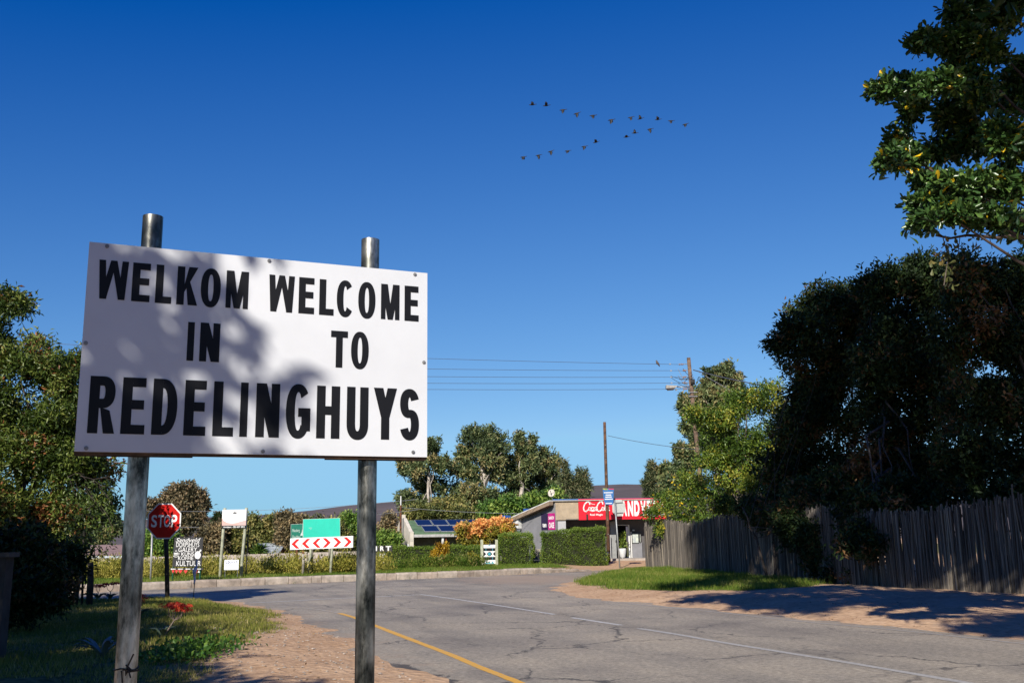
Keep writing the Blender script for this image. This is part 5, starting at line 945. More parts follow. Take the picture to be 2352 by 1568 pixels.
for i in (1, 3, 6, 8, 9, 13, 15, 17, 19, 20, 23, 24, 25): c_ = NB[i][0]; s0 = nb_ + V3((-.5, 0, 2.8 + .22 * (i % 7))); q = np.linspace(0, 1, 7)[:, None]; mb.tube(s0 + (c_ - s0) * q + rng.normal(size=(7, 3)) * .13 * np.sin(q * math.pi) - V3((0, 0, .35)) * np.sin(q * math.pi), np.linspace(.05, .01, 7), 6, False)
a = at(2150, 540, ND); b = at(2420, 548, ND + .3); q = np.linspace(0, 1, 9)[:, None]; mb.tube(a + (b - a) * q + rng.normal(size=(9, 3)) * .015, np.linspace(.012, .03, 9), 6, False)
for k in range(9): s0 = a + (b - a) * rng.uniform(.1, .9); mb.tube([s0, s0 + V3((rng.normal(0, .12), rng.normal(0, .1), rng.normal(.02, .08)))], .004, 4, False)
mb.build('trunk', mat('brown_bark', (.10, .07, .055), .9, var=.3, scale=6, bump=.4), t, True)
dang = [at(2180 + rng.normal(0, 14), y, ND) for y in np.linspace(556, 655, 14)] + [at(2232, 562, ND), at(2245, 568, ND), at(2255, 560, ND)]; P = np.array(dang)
v, f, r = rosettes(rng, P + rng.normal(size=P.shape) * .015, np.tile([0, 0, -1.0], (len(P), 1)), 4, .09, .045); mkobj('hanging_leaves', v, f, leafmat('pale_hanging_leaf', [(0, (.05, .07, .02)), (.6, (.14, .15, .05)), (1, (.3, .2, .06))], .5, .3), t, rnd=r)
mb = MB(); mb.tube([at(2165, 543, ND), at(2178, 590, ND), at(2168, 655, ND)], .006, 5); mb.tube([at(2205, 543, ND), at(2200, 585, ND)], .005, 5); mb.build('hanging_twig', BARK, t)
# --- right dark trees over the reed fence
tree('evergreen_tree', 'dark dense evergreen nearest the yellow lit tree over the reed fence', 'tree', (9.4, 36.5, .1), (10.4, 37, 5.5), .18,
     [blob(1845, 775, 35, 62, 62), blob(1900, 715, 36, 85, 62), blob(1795, 800, 35, 36, 36), blob(1960, 690, 36, 70, 55), blob(1870, 850, 36, 80, 75), blob(1960, 800, 37, 95, 85), blob(1830, 960, 36, 70, 70), blob(1920, 950, 36, 100, 90), blob(1900, 1070, 36, 100, 85), blob(1810, 1080, 37, 75, 70), blob(1850, 1160, 34, 80, 55), blob(1960, 1130, 34, 90, 70), blob(1760, 1175, 36, 60, 40), blob(1900, 1235, 32.5, 70, 55), blob(1830, 1225, 33.5, 50, 35), blob(1940, 1290, 31.5, 45, 45), blob(1890, 1290, 32, 40, 36)],
     5500, 15, .19, .078, L_DARK, DBARK, 41, 'dark evergreen trees over the reed fence', stems=[((8.6, 34.2, .1), (8.0, 35, 2.6), .05), ((8.75, 34.3, .1), (9.2, 35, 2.8), .045), ((9.9, 37, .1), (10.4, 37, 5.5), .16)], spread=.34, k=8, nl=20)
tree('evergreen_tree', 'tall dark evergreen in the middle of the row over the reed fence', 'tree', (12.2, 32.5, .1), (12.6, 33, 6.5), .22,
     [blob(2040, 655, 33, 85, 60), blob(2130, 645, 33, 90, 65), blob(2080, 740, 33, 110, 80), blob(2020, 850, 33, 90, 80), blob(2130, 850, 33, 110, 85), blob(2080, 960, 33, 110, 80), blob(2060, 1070, 33, 110, 75), blob(2160, 1080, 33, 90, 75), blob(2000, 1170, 29.5, 80, 55), blob(2110, 1150, 30, 110, 55), blob(1985, 1245, 28.5, 50, 50)],
     4500, 15, .19, .078, L_DARK, DBARK, 42, 'dark evergreen trees over the reed fence', spread=.34, k=8, nl=20)
tree('evergreen_tree', 'dark evergreen at the right edge of the picture over the reed fence', 'tree', (15.2, 28, .1), (15.2, 28.5, 6.5), .22,
     [blob(2220, 660, 29, 90, 80), blob(2310, 640, 29, 85, 75), blob(2390, 650, 29, 90, 90), blob(2250, 780, 29, 110, 85), blob(2370, 790, 29, 110, 90), blob(2240, 920, 29, 110, 80), blob(2350, 950, 29, 110, 85), blob(2260, 1050, 28.5, 110, 70), blob(2370, 1080, 28.5, 110, 80), blob(2290, 1140, 28, 90, 55), blob(2430, 850, 29, 90, 140)],
     4600, 15, .18, .072, L_DARK, DBARK, 43, 'dark evergreen trees over the reed fence', spread=.32, k=8, nl=20)
tree('dark_shrub', 'dark shrub with bare stems in front of the reed fence', 'shrub', (9.0, 32.6, .1), (9.3, 32.8, 2.0), .05, [blob(1850, 1200, 33, 70, 50), blob(1930, 1200, 32, 70, 60), blob(1890, 1255, 32, 60, 45), blob(1960, 1265, 31, 50, 50), blob(1945, 1320, 31, 45, 30), blob(1790, 1190, 34.5, 55, 40), blob(1740, 1180, 37, 50, 36), blob(2010, 1190, 30, 60, 50), blob(1985, 1330, 30, 36, 26)], 3400, 14, .15, .06, L_DARK, DBARK, 47, spread=.3, k=7, nl=10)
tree('leafy_tree', 'sunlit yellow green tree at the left end of the dark row', 'tree', (9.7, 45, .1), (10.6, 45, 4.6), .15,
     [blob(1640, 975, 45, 52, 48), blob(1585, 950, 45, 28, 18), blob(1715, 930, 45, 62, 48), blob(1770, 915, 45, 40, 48), blob(1680, 1030, 45, 75, 48), blob(1760, 1010, 45, 60, 60), blob(1700, 1100, 45, 80, 45), blob(1770, 1110, 44, 60, 60), blob(1630, 1060, 45, 35, 26)],
     2500, 12, .16, .07, L_YEL, BARK, 44, spread=.34, k=7)
t = tree('flowering_bush', 'sunlit bush with yellow flowers spilling over the fence end', 'bush', (8.3, 51, .1), (8.8, 51, 2.4), .07,
     [blob(1600, 1105, 50, 52, 36), blob(1545, 1155, 50, 46, 40), blob(1500, 1180, 50, 26, 20), blob(1620, 1160, 50, 66, 46), blob(1690, 1160, 50, 55, 50), blob(1560, 1205, 50, 50, 24), blob(1660, 1215, 46, 66, 34), blob(1515, 1215, 50, 26, 18), blob(1590, 1235, 48, 36, 22)],
     2500, 12, .12, .06, L_YEL, BARK, 45, spread=.26, k=8)
rng = np.random.default_rng(46); p = np.array([at(rng.uniform(1505, 1690), rng.uniform(1075, 1235), 49.0 + rng.normal(0, .2)) for _ in range(900)])
bl_ = [blob(1600, 1105, 50, 54, 38), blob(1545, 1155, 50, 48, 42), blob(1620, 1160, 50, 66, 46), blob(1560, 1205, 50, 50, 24)]; pp_, dd_, _ = crown_pts(rng, [(V3(c), V3(r)) for c, r in bl_], 110, .05); pp_ = pp_[dd_[:, 1] < .2]; dd_ = dd_[dd_[:, 1] < .2]
v, f, r = leaves(rng, np.repeat(pp_, 5, 0), np.repeat(dd_, 5, 0) + rng.normal(size=(len(pp_) * 5, 3)) * .8, .10, .09, DIA); mkobj('flowers', v, f, mat('yellow_petal', (.70, .50, .02), .6, var=.1), t)['kind'] = 'stuff'
# --- left pepper tree with reddish berries
tree('pepper_tree', 'leafy tree with rusty berry clusters left of the welcome sign', 'tree', (-12.4, 24.5, .1), (-12.2, 24.5, 5.0), .18,
     [blob(10, 690, 24, 58, 50), blob(50, 700, 24, 34, 20), blob(-40, 800, 24, 90, 90), blob(60, 830, 24, 75, 60), blob(130, 860, 24, 65, 55), blob(195, 840, 24.5, 40, 40), blob(20, 940, 24, 90, 80), blob(130, 960, 24, 85, 70), blob(200, 950, 24.5, 60, 70), blob(60, 1060, 24, 95, 75), blob(165, 1060, 24, 80, 65), blob(225, 1080, 24.5, 42, 55), blob(90, 1160, 24, 100, 60), blob(180, 1165, 24.5, 66, 50), blob(235, 1160, 25, 30, 40), blob(0, 1180, 23.5, 90, 80), blob(120, 1240, 24, 80, 40)],
     5600, 13, .14, .048, L_PEP, BARK, 51, spread=.3, k=7, nl=22, stems=[((-12.4, 24.5, .1), (-12.0, 24.5, 4.2), .16), ((-10.9, 25, .1), (-10.6, 25, 3.0), .07)])
t = thing('hanging_branch', 'dark drooping leafy branch hanging left of the signpost', 'branch', at(225, 1190, 19.5)); rng = np.random.default_rng(52); mb = MB()
for k in range(26):
    a = at(rng.uniform(150, 235), rng.uniform(1090, 1230), 19.5 + rng.normal(0, .2)); b = a + V3((rng.uniform(.1, .5), rng.normal(0, .1), rng.uniform(-.5, .08))); mb.tube([a, (a + b) / 2 + V3((0, 0, .05)), b], [.008, .006, .003], 4, False)
mb.build('twigs', DBARK, t); P = np.array([at(rng.uniform(150, 262), rng.uniform(1100, 1275), 19.5 + rng.normal(0, .25)) for _ in range(900)]); v, f, r = leaves(rng, P, rng.normal(size=(900, 3)) + V3((.3, 0, -.8)), .1, .032, DIA); mkobj('foliage', v, f, L_PEP, t, rnd=r * .6)
# --- shade tree behind the camera on the left (its shadow dapples the sign and the verge)
st_ = tree('shade_tree', 'big spreading tree beside the left verge whose shade dapples the sign', 'tree', (-9.8, -1.5, .1), (-9.4, -1.0, 6), .3,
     [((-4.15, -1.7, 6.0), (1.15, 1.25, .85)), ((-4.4, -3.2, 6.2), (1.2, 1.2, .8)), ((-6.5, .3, 6.3), (1.6, 1.7, 1.2)), ((-8.1, 2.8, 6.2), (1.9, 2.0, 1.5)), ((-9.7, 5.6, 6), (2.4, 2.6, 1.8)), ((-12.0, 9.6, 5.6), (2.4, 2.8, 1.9)), ((-12.0, 6.5, 7.5), (2.4, 2.8, 1.9)), ((-9.8, -1.0, 7.6), (2.8, 2.8, 1.6)), ((-12.5, 3, 6.5), (2.8, 3, 2)), ((-10.5, 10.6, 6), (1.8, 2.2, 1.4)), ((-12.3, 13.6, 6), (2.0, 2.2, 1.5)), ((-13.8, 16.6, 5.6), (2, 2.2, 1.5))],
     7000, 9, .22, .115, L_DARK, BARK, 61, spread=.42, k=8, inner=.8)
rng = np.random.default_rng(64); v, f, r, _ = foliage(rng, [((-4.3, -1.7, 6.0), (1.1, 1.25, .8)), ((-4.6, -3.1, 6.2), (1.2, 1.1, .8)), ((-4.1, -3.4, 6.3), (.7, .8, .6)), ((-4.7, -4.6, 6.2), (1.1, 1.2, .8))], 560, 11, .17, .09, DIA, spread=.26, k=10, inner=.6, rs=(.2, .36), core=.34); mkobj('crown', v, f, L_DARK, st_, rnd=r)
v, f, r, _ = foliage(rng, [((-3.3, -1.0, 6.2), (.7, .8, .5)), ((-3.5, -.3, 6.5), (.9, .7, .45)), ((-3.0, -1.6, 6.0), (.5, .5, .32)), ((-2.6, -.5, 6.3), (.55, .45, .3))], 78, 10, .15, .08, DIA, spread=.22, k=6, inner=.6, rs=(.2, .36), core=.2); mkobj('crown', v, f, L_DARK, st_, rnd=r)
tree('shade_tree', 'tree standing beyond the left edge that shades the cross street', 'tree', (-15.0, 22, .1), (-15, 22, 4), .2,
     [((-14.6, 21.5, 4.6), (2.2, 2.4, 1.7)), ((-16.5, 22.5, 5.2), (2.6, 2.6, 2.0)), ((-14.4, 24.5, 5.0), (1.6, 2.2, 1.4))], 1300, 9, .18, .09, L_DARK, BARK, 62, spread=.42, k=8, inner=.7)
for i_, (x_, y_, z_, r_, lb_) in enumerate([(-8.0, -10, 6.6, 3.6, 'leftmost unseen tree added for shade behind the viewpoint'), (-1.5, -11.5, 6.6, 3.8, 'second added shade tree from the left behind the viewpoint'), (5.0, -11, 6.6, 3.6, 'third added shade tree from the left behind the viewpoint'), (13, -6, 7, 4.0, 'rightmost unseen tree added for shade behind the viewpoint'), (-15, -6, 7, 4.2, 'added shade tree far left behind the big spreading tree')]):  # trees added out of view to shade the ground and block the sky
    tree('added_shade_tree', lb_, 'tree', (x_, y_, 0), (x_, y_, z_), .22, [((x_ + a_, y_ + b_, z_ + c_), (r_ * .62, r_ * .62, r_ * .5)) for a_, b_, c_ in [(0, 0, .8), (-2, .5, -.6), (2, -.4, -.6), (.3, 2, -.8), (0, -2, -.5), (-1, 1, -2.4), (1.4, .8, -2.4)]], 900, 8, .32, .17, L_DARK, BARK, 170 + i_, 'added shade trees behind the viewpoint', spread=.5, k=6, inner=.7, nl=8)
# --- background gums
GG = 'gum trees behind the houses'
def gum(label, base, topy, blobs, n, seed, Y, m=L_EUC, L=.4, W=.15, nm='gum_tree', r0=.3, grp=GG, bark=PALEB, k=12, cat='tree', per=7, spread=.45, **kw):
    n = int(n * 1.45)
    b = at(base[0], base[1], Y); tp = at(base[2], topy, Y); b[2] = min(b[2], hz(b[0], Y))
    return tree(nm, label, cat, b, tp, r0, [blob(x, y, Y + dy, rx_, ry_) for x, y, rx_, ry_, dy in blobs], n, per, L, W, m, bark, seed, grp, spread=spread, k=k, **({**dict(rs=(.22, .4), core=.42), **kw} if nm == 'gum_tree' else kw))
gum('gum tree with a pale forked trunk beside the welcome sign edge', (985, 1200, 985), 1060, [(952, 1082, 32, 26, 0), (995, 1030, 22, 30, 1), (1008, 1062, 20, 26, 0), (930, 1070, 18, 16, 0), (968, 1118, 26, 20, 2), (935, 1150, 24, 26, 0), (1000, 1110, 26, 30, 2), (965, 1165, 40, 24, 1)], 1500, 71, 100, r0=.2)
gum('tallest broad gum tree in the middle of the group', (1100, 1200, 1110), 1030, [(1105, 1000, 46, 26, 0), (1140, 1025, 38, 36, 0), (1070, 1030, 32, 26, 1), (1110, 1055, 52, 36, 0), (1055, 1075, 36, 32, 2), (1150, 1080, 36, 36, 1), (1090, 1115, 60, 40, 0), (1050, 1150, 46, 40, 2), (1120, 1160, 60, 34, 1)], 2600, 72, 102, r0=.4)
gum('slender spired gum tree right of the tallest one', (1195, 1200, 1198), 1010, [(1195, 1005, 13, 22, 0), (1198, 1035, 18, 24, 0), (1220, 1020, 10, 26, 0), (1188, 1075, 30, 30, 1), (1215, 1075, 24, 34, 0), (1190, 1125, 42, 34, 1), (1215, 1155, 40, 30, 2)], 1500, 73, 104, r0=.3)
gum('rounded gum tree left of the feathery casuarinas', (1255, 1200, 1255), 1070, [(1245, 1050, 24, 24, 0), (1270, 1070, 22, 30, 0), (1248, 1095, 38, 30, 1), (1275, 1120, 34, 34, 1), (1250, 1150, 46, 28, 0)], 1300, 74, 106)
L_CAS = leafmat('casuarina_leaf', [(0, (0.0524, 0.0762, 0.0333)), (.6, (0.131, 0.155, 0.0666)), (1, (0.238, 0.214, 0.107))], .6, .15)
gum('feathery casuarina at the left of the pair above the shop roof', (1300, 1205, 1300), 1085, [(1298, 1078, 5, 20, 0), (1290, 1105, 6, 16, 0), (1306, 1100, 5, 16, 0), (1300, 1118, 14, 22, 0), (1302, 1152, 24, 26, 0)], 620, 75, 100, L_CAS, .42, .08, 'casuarina_tree', .2, 'casuarina trees above the shop', BARK)
gum('feathery casuarina at the right of the pair above the shop roof', (1335, 1200, 1334), 1090, [(1328, 1092, 4, 18, 0), (1342, 1098, 4, 20, 0), (1350, 1118, 4, 14, 0), (1318, 1112, 5, 16, 0), (1336, 1130, 13, 18, 0), (1334, 1158, 22, 24, 0)], 620, 76, 100, L_CAS, .42, .08, 'casuarina_tree', .2, 'casuarina trees above the shop', BARK)
gum('green thicket behind the shop roof', (1210, 1200, 1210), 1160, [(1175, 1165, 40, 22, 0), (1225, 1160, 40, 24, 0), (1270, 1150, 36, 26, 0), (1130, 1175, 40, 20, 0)], 1000, 77, 82, L_GREEN, .3, .13, 'thicket', .12, None, BARK, cat='bush', spread=.5)
gum('dark thicket under the gum trees behind the solar house', (1010, 1205, 1010), 1175, [(950, 1185, 30, 22, 0), (1000, 1178, 40, 26, 0), (1060, 1182, 40, 24, 0), (1040, 1160, 30, 24, 3)], 900, 78, 90, L_OLIVE, .3, .13, 'thicket', .12, None, BARK, cat='bush', spread=.5)
gum('tall gum tree behind the power pole', (1640, 1200, 1645), 900, [(1640, 868, 26, 26, 0), (1675, 862, 26, 28, 0), (1650, 910, 40, 36, 0), (1690, 905, 20, 34, 0), (1605, 930, 26, 40, 0), (1660, 960, 50, 40, 0), (1590, 985, 26, 34, 0), (1575, 930, 13, 26, 0), (1610, 1020, 40, 40, 0), (1670, 1030, 50, 50, 0)], 2300, 79, 84, r0=.3)
gum('lower gum tree between the power pole and the shop sign', (1575, 1200, 1572), 1050, [(1562, 1040, 12, 20, 0), (1578, 1060, 18, 34, 0), (1560, 1085, 20, 26, 0), (1550, 1120, 34, 28, 0), (1585, 1120, 30, 40, 0)], 1000, 80, 80)
gum('small gum tree at the right end of the hill ridge', (1528, 1180, 1528), 1085, [(1522, 1082, 13, 12, 0), (1535, 1080, 10, 12, 0), (1528, 1110, 16, 20, 0), (1530, 1140, 22, 20, 0)], 500, 81, 84)
gum('small dark casuarina standing alone on the hill ridge', (1496, 1180, 1496), 1080, [(1497, 1075, 5, 14, 0), (1496, 1100, 10, 16, 0), (1490, 1112, 14, 8, 0), (1500, 1135, 20, 20, 0)], 460, 82, 84, L_CAS, .36, .07, 'casuarina_tree', .15, None, BARK)
gum('cloud shaped brown gum tree above the stop sign', (425, 1270, 420), 1150, [(405, 1132, 22, 20, 0), (432, 1128, 20, 18, 0), (455, 1140, 16, 18, 0), (380, 1145, 14, 12, 0), (352, 1160, 18, 13, 0), (345, 1180, 12, 14, 0), (470, 1160, 10, 14, 0), (425, 1165, 34, 26, 0), (440, 1200, 28, 26, 0), (412, 1205, 26, 20, 0), (455, 1185, 14, 20, 0)], 1700, 83, 95, L_EUCB, .4, .15, r0=.35, grp=None, bark=mat('pale_brown_bark', (.30, .23, .17), .85, var=.2), rs=(.4, .62))
gum('grey green gum tree between the dark tree and the left post', (250, 1262, 250), 1205, [(246, 1190, 24, 14, 0), (225, 1185, 16, 12, 0), (262, 1210, 20, 16, 0), (238, 1225, 30, 22, 0), (200, 1220, 30, 30, 0)], 900, 84, 92, L_EUC, .4, .15, r0=.25, grp=None)
BB = 'bushes behind the precast wall'
def bush(label, x, y, Y, bl, n, seed, m, L=.2, W=.1, nm='bush'): return gum(label, (x, 1290, x), y, bl, n, seed, Y, m, L, W, nm, .08, BB, BARK, cat='bush', per=8, spread=.4)
bush('round bright green bush behind the stop sign post', 365, 1240, 58, [(352, 1245, 26, 32, 0), (385, 1240, 26, 30, 0), (368, 1225, 24, 18, 0), (402, 1262, 18, 22, 0), (340, 1262, 18, 26, 0)], 1300, 91, L_GREEN)
bush('rust tinged bush right of the gallery board', 485, 1235, 60, [(480, 1230, 20, 24, 0), (500, 1222, 16, 18, 0), (470, 1255, 18, 24, 0), (500, 1255, 22, 26, 0)], 1000, 92, L_BROWN)
bush('olive green bush behind the estate sign', 545, 1230, 61, [(535, 1222, 26, 22, 0), (555, 1245, 30, 26, 0), (525, 1258, 22, 22, 0)], 1200, 93, L_OLIVE)
bush('tall olive brown bush behind the grey roofed shed', 610, 1215, 66, [(590, 1215, 30, 22, 0), (625, 1205, 30, 24, 0), (600, 1240, 40, 28, 0), (640, 1240, 24, 28, 0), (580, 1195, 14, 12, 0)], 1700, 94, L_OLIVE)
bush('brown thorny bush left of the chevron board', 680, 1215, 64, [(665, 1205, 26, 22, 0), (690, 1220, 28, 30, 0), (660, 1245, 28, 28, 0), (650, 1190, 16, 14, 0)], 1400, 95, L_BROWN)
bush('dull olive bush behind the chevron board', 745, 1225, 64, [(720, 1215, 30, 26, 0), (760, 1225, 30, 30, 0), (735, 1255, 40, 18, 0), (790, 1245, 26, 24, 0)], 1300, 96, L_OLIVE)
bush('green bush between the teal sign and the right post', 810, 1205, 66, [(800, 1195, 20, 18, 0), (820, 1210, 22, 24, 0), (835, 1235, 22, 26, 0)], 900, 97, L_GREEN)
bush('dry brown bush right of the right signpost', 890, 1200, 70, [(893, 1195, 14, 14, 0), (880, 1215, 14, 16, 0), (900, 1225, 14, 18, 0)], 520, 98, L_BROWN)
bush('dark green bush above the long hedge by the signpost', 880, 1240, 66, [(870, 1240, 22, 14, 0), (900, 1242, 20, 14, 0)], 600, 99, L_GREEN)
c_ = at(503, 1208, 75); gum('small dark cypress peeping above the bushes', (500, 1290, 500), 1190, [(500, 1190, 5, 12, 0), (507, 1194, 5, 10, 0), (494, 1200, 6, 10, 0)], 200, 100, 75, L_DARK, .25, .08, 'cypress_tree', .08, None, BARK, spread=.3)
gum('palm like shrub in front of the garden shed', (594, 1285, 594), 1268, [(594, 1268, 6, 6, 0)], 40, 101, 59, L_GREEN, .5, .06, 'shrub', .05, None, BARK, cat='shrub', spread=.2)
# dark shrubs filling the left edge under the pepper tree
tree('shade_shrub', 'dark dense shrub filling the left edge below the pepper tree', 'shrub', (-10.2, 19, .1), (-10.2, 19, 1.5), .06, [blob(-30, 1290, 18, 90, 60), blob(70, 1270, 18.5, 80, 60), blob(20, 1370, 17.5, 90, 55), blob(110, 1345, 18.5, 56, 50), blob(150, 1285, 19.5, 40, 40)], 1500, 12, .13, .05, L_DARK, DBARK, 53, spread=.3, k=7, nl=6)
# scrub along the far verge: one mass of low olive shrubs
rng = np.random.default_rng(110); bl_ = []
for _ in range(210):
    x = rng.uniform(140, 880); Y = rng.uniform(42.2, 48.6) + (x - 300) * .006; p = at(x, 1300, Y); z = hz(p[0], Y)
    if dist_line(KERB, np.array([p[0]]), np.array([Y]))[0] < 1.6: continue
    r_ = rng.uniform(.32, .6); bl_.append(((p[0], Y, z + r_ * .55), (r_ * 1.3, r_ * 1.2, r_ * rng.uniform(.8, 1.3))))
v, f, r, _ = foliage(rng, bl_, 8000, 8, .15, .036, DIA, spread=.3, k=4, droop=-.8, up=.0)
tag(mkobj('scrub', v, f, leafmat('scrub_leaf', [(0, (.15, .16, .02)), (.5, (.36, .34, .05)), (1, (.52, .44, .10))], .6, .35), rnd=r), 'low yellowish olive scrub along the far verge', 'scrub', kind='stuff')
rng = np.random.default_rng(111); bl_ = [((at(x, 1290, 53)[0], 53 + rng.normal(0, .4), hz(at(x, 1290, 53)[0], 53) + .2), (.5, .5, .35)) for x in np.linspace(872, 1105, 22)]
v, f, r, _ = foliage(rng, bl_, 900, 8, .16, .03, DIA, spread=.25, k=3, droop=-.8, up=.0); tag(mkobj('tall_grass', v, f, GMAT2, rnd=r), 'taller rough grass at the foot of the long hedge', 'grass', kind='stuff')
# orange flowering bush and yellow bushes by the hedges
L_ORB = leafmat('yellow_bush_leaf', [(0, (.09, .10, .016)), (.5, (.28, .25, .035)), (1, (.48, .36, .04))], .5, .3)
ob = [blob(1075, 1225, 61, 30, 24), blob(1110, 1222, 61, 34, 26), blob(1150, 1215, 61, 30, 26), blob(1165, 1225, 61, 16, 22), blob(1095, 1245, 61, 40, 18)]
t = tree('flowering_shrub', 'big shrub covered with peach orange blooms beside the shop', 'shrub', at(1110, 1290, 61), at(1110, 1235, 61), .06, ob, 1100, 8, .16, .075, L_ORB, BARK, 121, spread=.28, k=7)
rng = np.random.default_rng(122); sb_ = sub_blobs(rng, [(V3(c) + V3((0, -.1, .1)), V3(r) * V3((1, 1, .8))) for c, r in ob[:4]], 9); pp_, dd_, _ = crown_pts(rng, sb_, 900, .1); kq = (dd_[:, 2] > -.1) & (pp_[:, 2] > at(1100, 1238, 61)[2]); pp_, dd_ = pp_[kq], dd_[kq]
v, f, r = leaves(rng, np.repeat(pp_, 12, 0) + rng.normal(size=(len(pp_) * 12, 3)) * .07, np.repeat(dd_, 12, 0) + rng.normal(size=(len(pp_) * 12, 3)) * .7, .17, .09, DIA); mkobj('blooms', v, f, leafmat('peach_bloom', [(0, (.80, .30, .08)), (.5, (.90, .46, .18)), (1, (.90, .62, .16))], .6, .3), t, rnd=r)
def yb(label, x, y, Y, bl, n, seed, m): return tree('yellow_shrub', label, 'shrub', at(x, 1298, Y), at(x, y, Y), .04, [blob(a, b, Y, c_, d_) for a, b, c_, d_ in bl], n, 8, .13, .06, m, BARK, seed, 'yellow shrubs by the hedges', spread=.22, k=6, nl=5)
L_GOLD = leafmat('golden_leaf', [(0, (.22, .12, .01)), (.5, (.50, .29, .02)), (1, (.62, .42, .04))], .5, .3)
yb('golden yellow shrub standing in front of the long low hedge', 1013, 1275, 57.2, [(1012, 1262, 12, 14), (1020, 1275, 10, 12), (1002, 1272, 9, 12), (1024, 1255, 6, 8)], 330, 131, L_GOLD)
yb('small yellow green shrub beside the patterned panel', 1088, 1285, 57.0, [(1087, 1283, 13, 13), (1096, 1290, 8, 8)], 280, 132, L_ORB)
# --- aloes, weeds
ALE = mat('aloe_leaf', (.09, .13, .09), .45, var=.2, scale=6); ALST = mat('aloe_stalk', (.34, .26, .20), .7, var=.2); ALF = leafmat('aloe_flower', [(0, (.50, .02, .01)), (.6, (.78, .07, .03)), (1, (.85, .25, .10))], .5, .25)
def aloe(label, x, y, Y, heads, seed, stem=None, sc=1.0):
    rng = np.random.default_rng(seed); b = at(x, y, Y); b[2] = max(b[2], hz(b[0], Y) - .02); t = thing('aloe', label, 'aloe', b, 'flowering aloes on the near verge')
    mb = MB(); fk = at(*stem, Y) if stem else b + V3((0, 0, .2)); mb.tube([b - V3((0, 0, .05)), (b + fk) / 2 + V3((.01, 0, -.01)), fk], [.016, .014, .011], 6, False); hs = [at(hx_, hy_, Y + rng.normal(0, .05)) for hx_, hy_ in heads]
    for h in hs: mb.tube([fk, (fk + h) / 2 + V3((0, 0, -.04)) + (h - fk) * V3((.25, .25, 0)), h - V3((0, 0, .02))], [.009, .008, .006], 5, False)
    mb.build('stalk', ALST, t, True)
    for h in hs:
        n_ = 70; a = rng.uniform(0, 2 * math.pi, n_); q = rng.random(n_); P = h + np.stack([np.cos(a) * .085 * q * sc, np.sin(a) * .085 * q * sc, .03 - .03 * q + rng.normal(0, .01, n_)], -1)
        v, f, r = leaves(rng, P, np.stack([np.cos(a) * q, np.sin(a) * q, -.55 + .3 * rng.random(n_)], -1), .055 * sc, .014 * sc, DIA, .3); mkobj('flower_head', v, f, ALF, t, rnd=r)
    mb = MB()
    for k in range(16):
        a = rng.uniform(0, 2 * math.pi); L_ = rng.uniform(.16, .26); d = V3((math.cos(a), math.sin(a), 0)); mb.tube([b + d * .02, b + d * L_ * .5 + V3((0, 0, L_ * .42)), b + d * L_ + V3((0, 0, L_ * .5))], [.022, .017, .002], 5, False)
    mb.build('leaves', ALE, t, True)
aloe('coral flowered aloe with a forked stalk on the sunlit verge', 374, 1456, 15.8, [(386, 1389), (404, 1386), (414, 1392), (421, 1399), (422, 1389), (397, 1392)], 141, (400, 1424), 1.25)
aloe('coral flowered aloe just right of the left signpost', 318, 1412, 20.1, [(322, 1366), (327, 1372), (320, 1378)], 142, (322, 1396))
aloe('dark aloe silhouette with two heads behind the left signpost', 252, 1372, 27.2, [(245, 1340), (262, 1338)], 143, (254, 1358), 1.6)
aloe('small dark aloe silhouette next to the thick fence post', 224, 1372, 27.2, [(222, 1343), (230, 1345)], 144, (225, 1360), 1.4)
t = thing('agave', 'pale leaved agave rosette in deep shade by the left signpost', 'agave', at(232, 1545, 13.2)); b = at(232, 1545, 13.2); b[2] = hz(b[0], 13.2); rng = np.random.default_rng(145)
for k in range(18):
    a = rng.uniform(0, 2 * math.pi); L_ = rng.uniform(.35, .6); d = V3((math.cos(a), math.sin(a), 0)); q = np.linspace(0, 1, 6)[:, None]; pts = b + d * L_ * q * .8 + V3((0, 0, 1)) * L_ * (1.1 * q - .75 * q * q); s_ = np.cross(d, (0, 0, 1)) * .03; w5 = np.array([.6, 1, 1, .8, .45, .02])[:, None]
    v = np.concatenate([pts - s_ * w5, pts + s_ * w5, pts - V3((0, 0, .012))]); mkobj('leaf', v, [(i, i + 1, 13 + i, 12 + i) for i in range(5)] + [(12 + i, 13 + i, 7 + i, 6 + i) for i in range(5)], mat('agave_leaf', (.20, .24, .20), .5, var=.15) if k == 0 else bpy.data.materials['agave_leaf'], t, True)
rng = np.random.default_rng(150); n_ = 1500; c0 = gs(478, 1640, .12); P = c0 + np.c_[rng.normal(0, .24, n_), rng.normal(0, .6, n_), np.abs(rng.normal(0, .06, n_))]; P[:, 2] += gheight(P[:, 0], P[:, 1])[0] - c0[2] + .01
v, f, r = leaves(rng, P, rng.normal(size=(n_, 3)) + V3((0, 0, .8)), .075, .045, DIA, .8); tag(mkobj('weeds', v, f, leafmat('weed_leaf', [(0, (.03, .08, .012)), (.6, (.07, .17, .022)), (1, (.16, .26, .04))], .45, .35), rnd=r), 'bright green leafy weeds low on the near verge', 'weeds', kind='stuff')
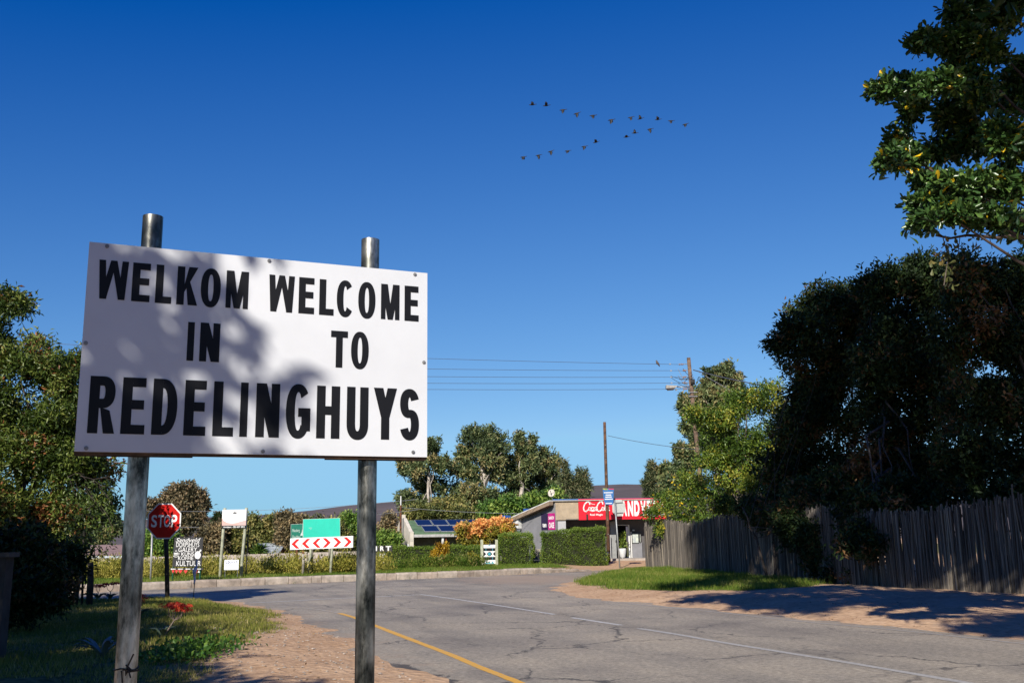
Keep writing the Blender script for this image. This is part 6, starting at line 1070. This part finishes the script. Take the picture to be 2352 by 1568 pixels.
# ------------------------------------------------------------------ birds
BIRD = mat('dark_plumage', (.012, .012, .014), .6, var=.2)
def bird_mesh(flap, seed):
    rng = random.Random(seed); mb = MB()
    mb.tube([(-.42, 0, -.02), (-.30, 0, 0), (-.12, 0, .01), (.08, 0, .01), (.2, 0, .02), (.34, 0, .05), (.42, 0, .06), (.52, 0, .03)], [.01, .05, .085, .085, .05, .03, .035, .006], 8)
    for s_ in (-1, 1):
        c, sn = math.cos(flap), math.sin(flap); fl2 = flap * .45; p1 = (0, .30 * c, .30 * sn); p2 = (0, p1[1] + .38 * math.cos(fl2), p1[2] + .38 * math.sin(fl2))
        tops = [(.12, .03, .03), (.16, p1[1], p1[2] + .02), (-.06, p2[1], p2[2]), (-.16, p1[1] + .05, p1[2]), (-.17, .03, .0)]
        v = [(x, s_ * y, z) for x, y, z in tops] + [(x, s_ * y, z - .018) for x, y, z in tops]; mb.add(v, [(0, 1, 3, 4), (1, 2, 3), (9, 8, 6, 5), (8, 7, 6), (0, 5, 6, 1), (1, 6, 7, 2), (2, 7, 8, 3), (3, 8, 9, 4)])
    return mb
upper = [(1223, 241), (1255, 243), (1293, 253), (1325, 261), (1362, 266), (1404, 276), (1449, 270), (1471, 273), (1511, 275), (1541, 278), (1574, 286)]
lower = [(1202, 361), (1237, 357), (1265, 348), (1304, 347), (1342, 337), (1369, 327), (1439, 315), (1458, 306), (1493, 297)]
onum = ['first', 'second', 'third', 'fourth', 'fifth', 'sixth', 'seventh', 'eighth', 'ninth', 'tenth', 'eleventh']
fl_ = [.7, 1.1, -.6, -.8, -.5, -.9, -.8, .9, 1.0, -.4, -.6]; fl2_ = [-.8, -.9, -1.0, -.5, -.8, 1.0, .6, .8, -.9]
protos = {}
for row, lst, fls in (('upper', upper, fl_), ('lower', lower, fl2_)):
    for i, (x, y) in enumerate(lst):
        p = at(x, y, 175.0); fk = fls[i]
        if fk not in protos: protos[fk] = bird_mesh(fk, i).build('flying_bird', BIRD, None, True); o = protos[fk]
        else: o = protos[fk].copy(); COL.objects.link(o)
        o.location = tuple(p); s_ = 1.65 if row == 'upper' and i < 6 else 1.45; o.scale = (s_,) * 3; rb_ = random.Random(i * 7 + len(row) + (row == 'lower') * 50); o.rotation_euler = (rb_.uniform(.35, .8), -.05 + rb_.uniform(-.15, .1), rb_.uniform(-.35, .1))
        tag(o, '%s dark bird from the left in the %s line of the flying flock' % (onum[i], row), 'bird', 'birds flying in a V')
mb = MB(); c_ = at(1509.5, 833, 55.5); mb.tube([c_ + V3((.13, 0, -.22)), c_ + V3((.07, 0, -.08)), c_, c_ + V3((-.02, 0, .07)), c_ + V3((-.04, 0, .13)), c_ + V3((-.1, 0, .13))], [.015, .06, .075, .055, .04, .008], 8)
pb = mb.build('perched_bird', mat('grey_plumage', (.10, .075, .065), .7), None, True); tag(pb, 'small grey brown bird perched on the topmost wire', 'bird')
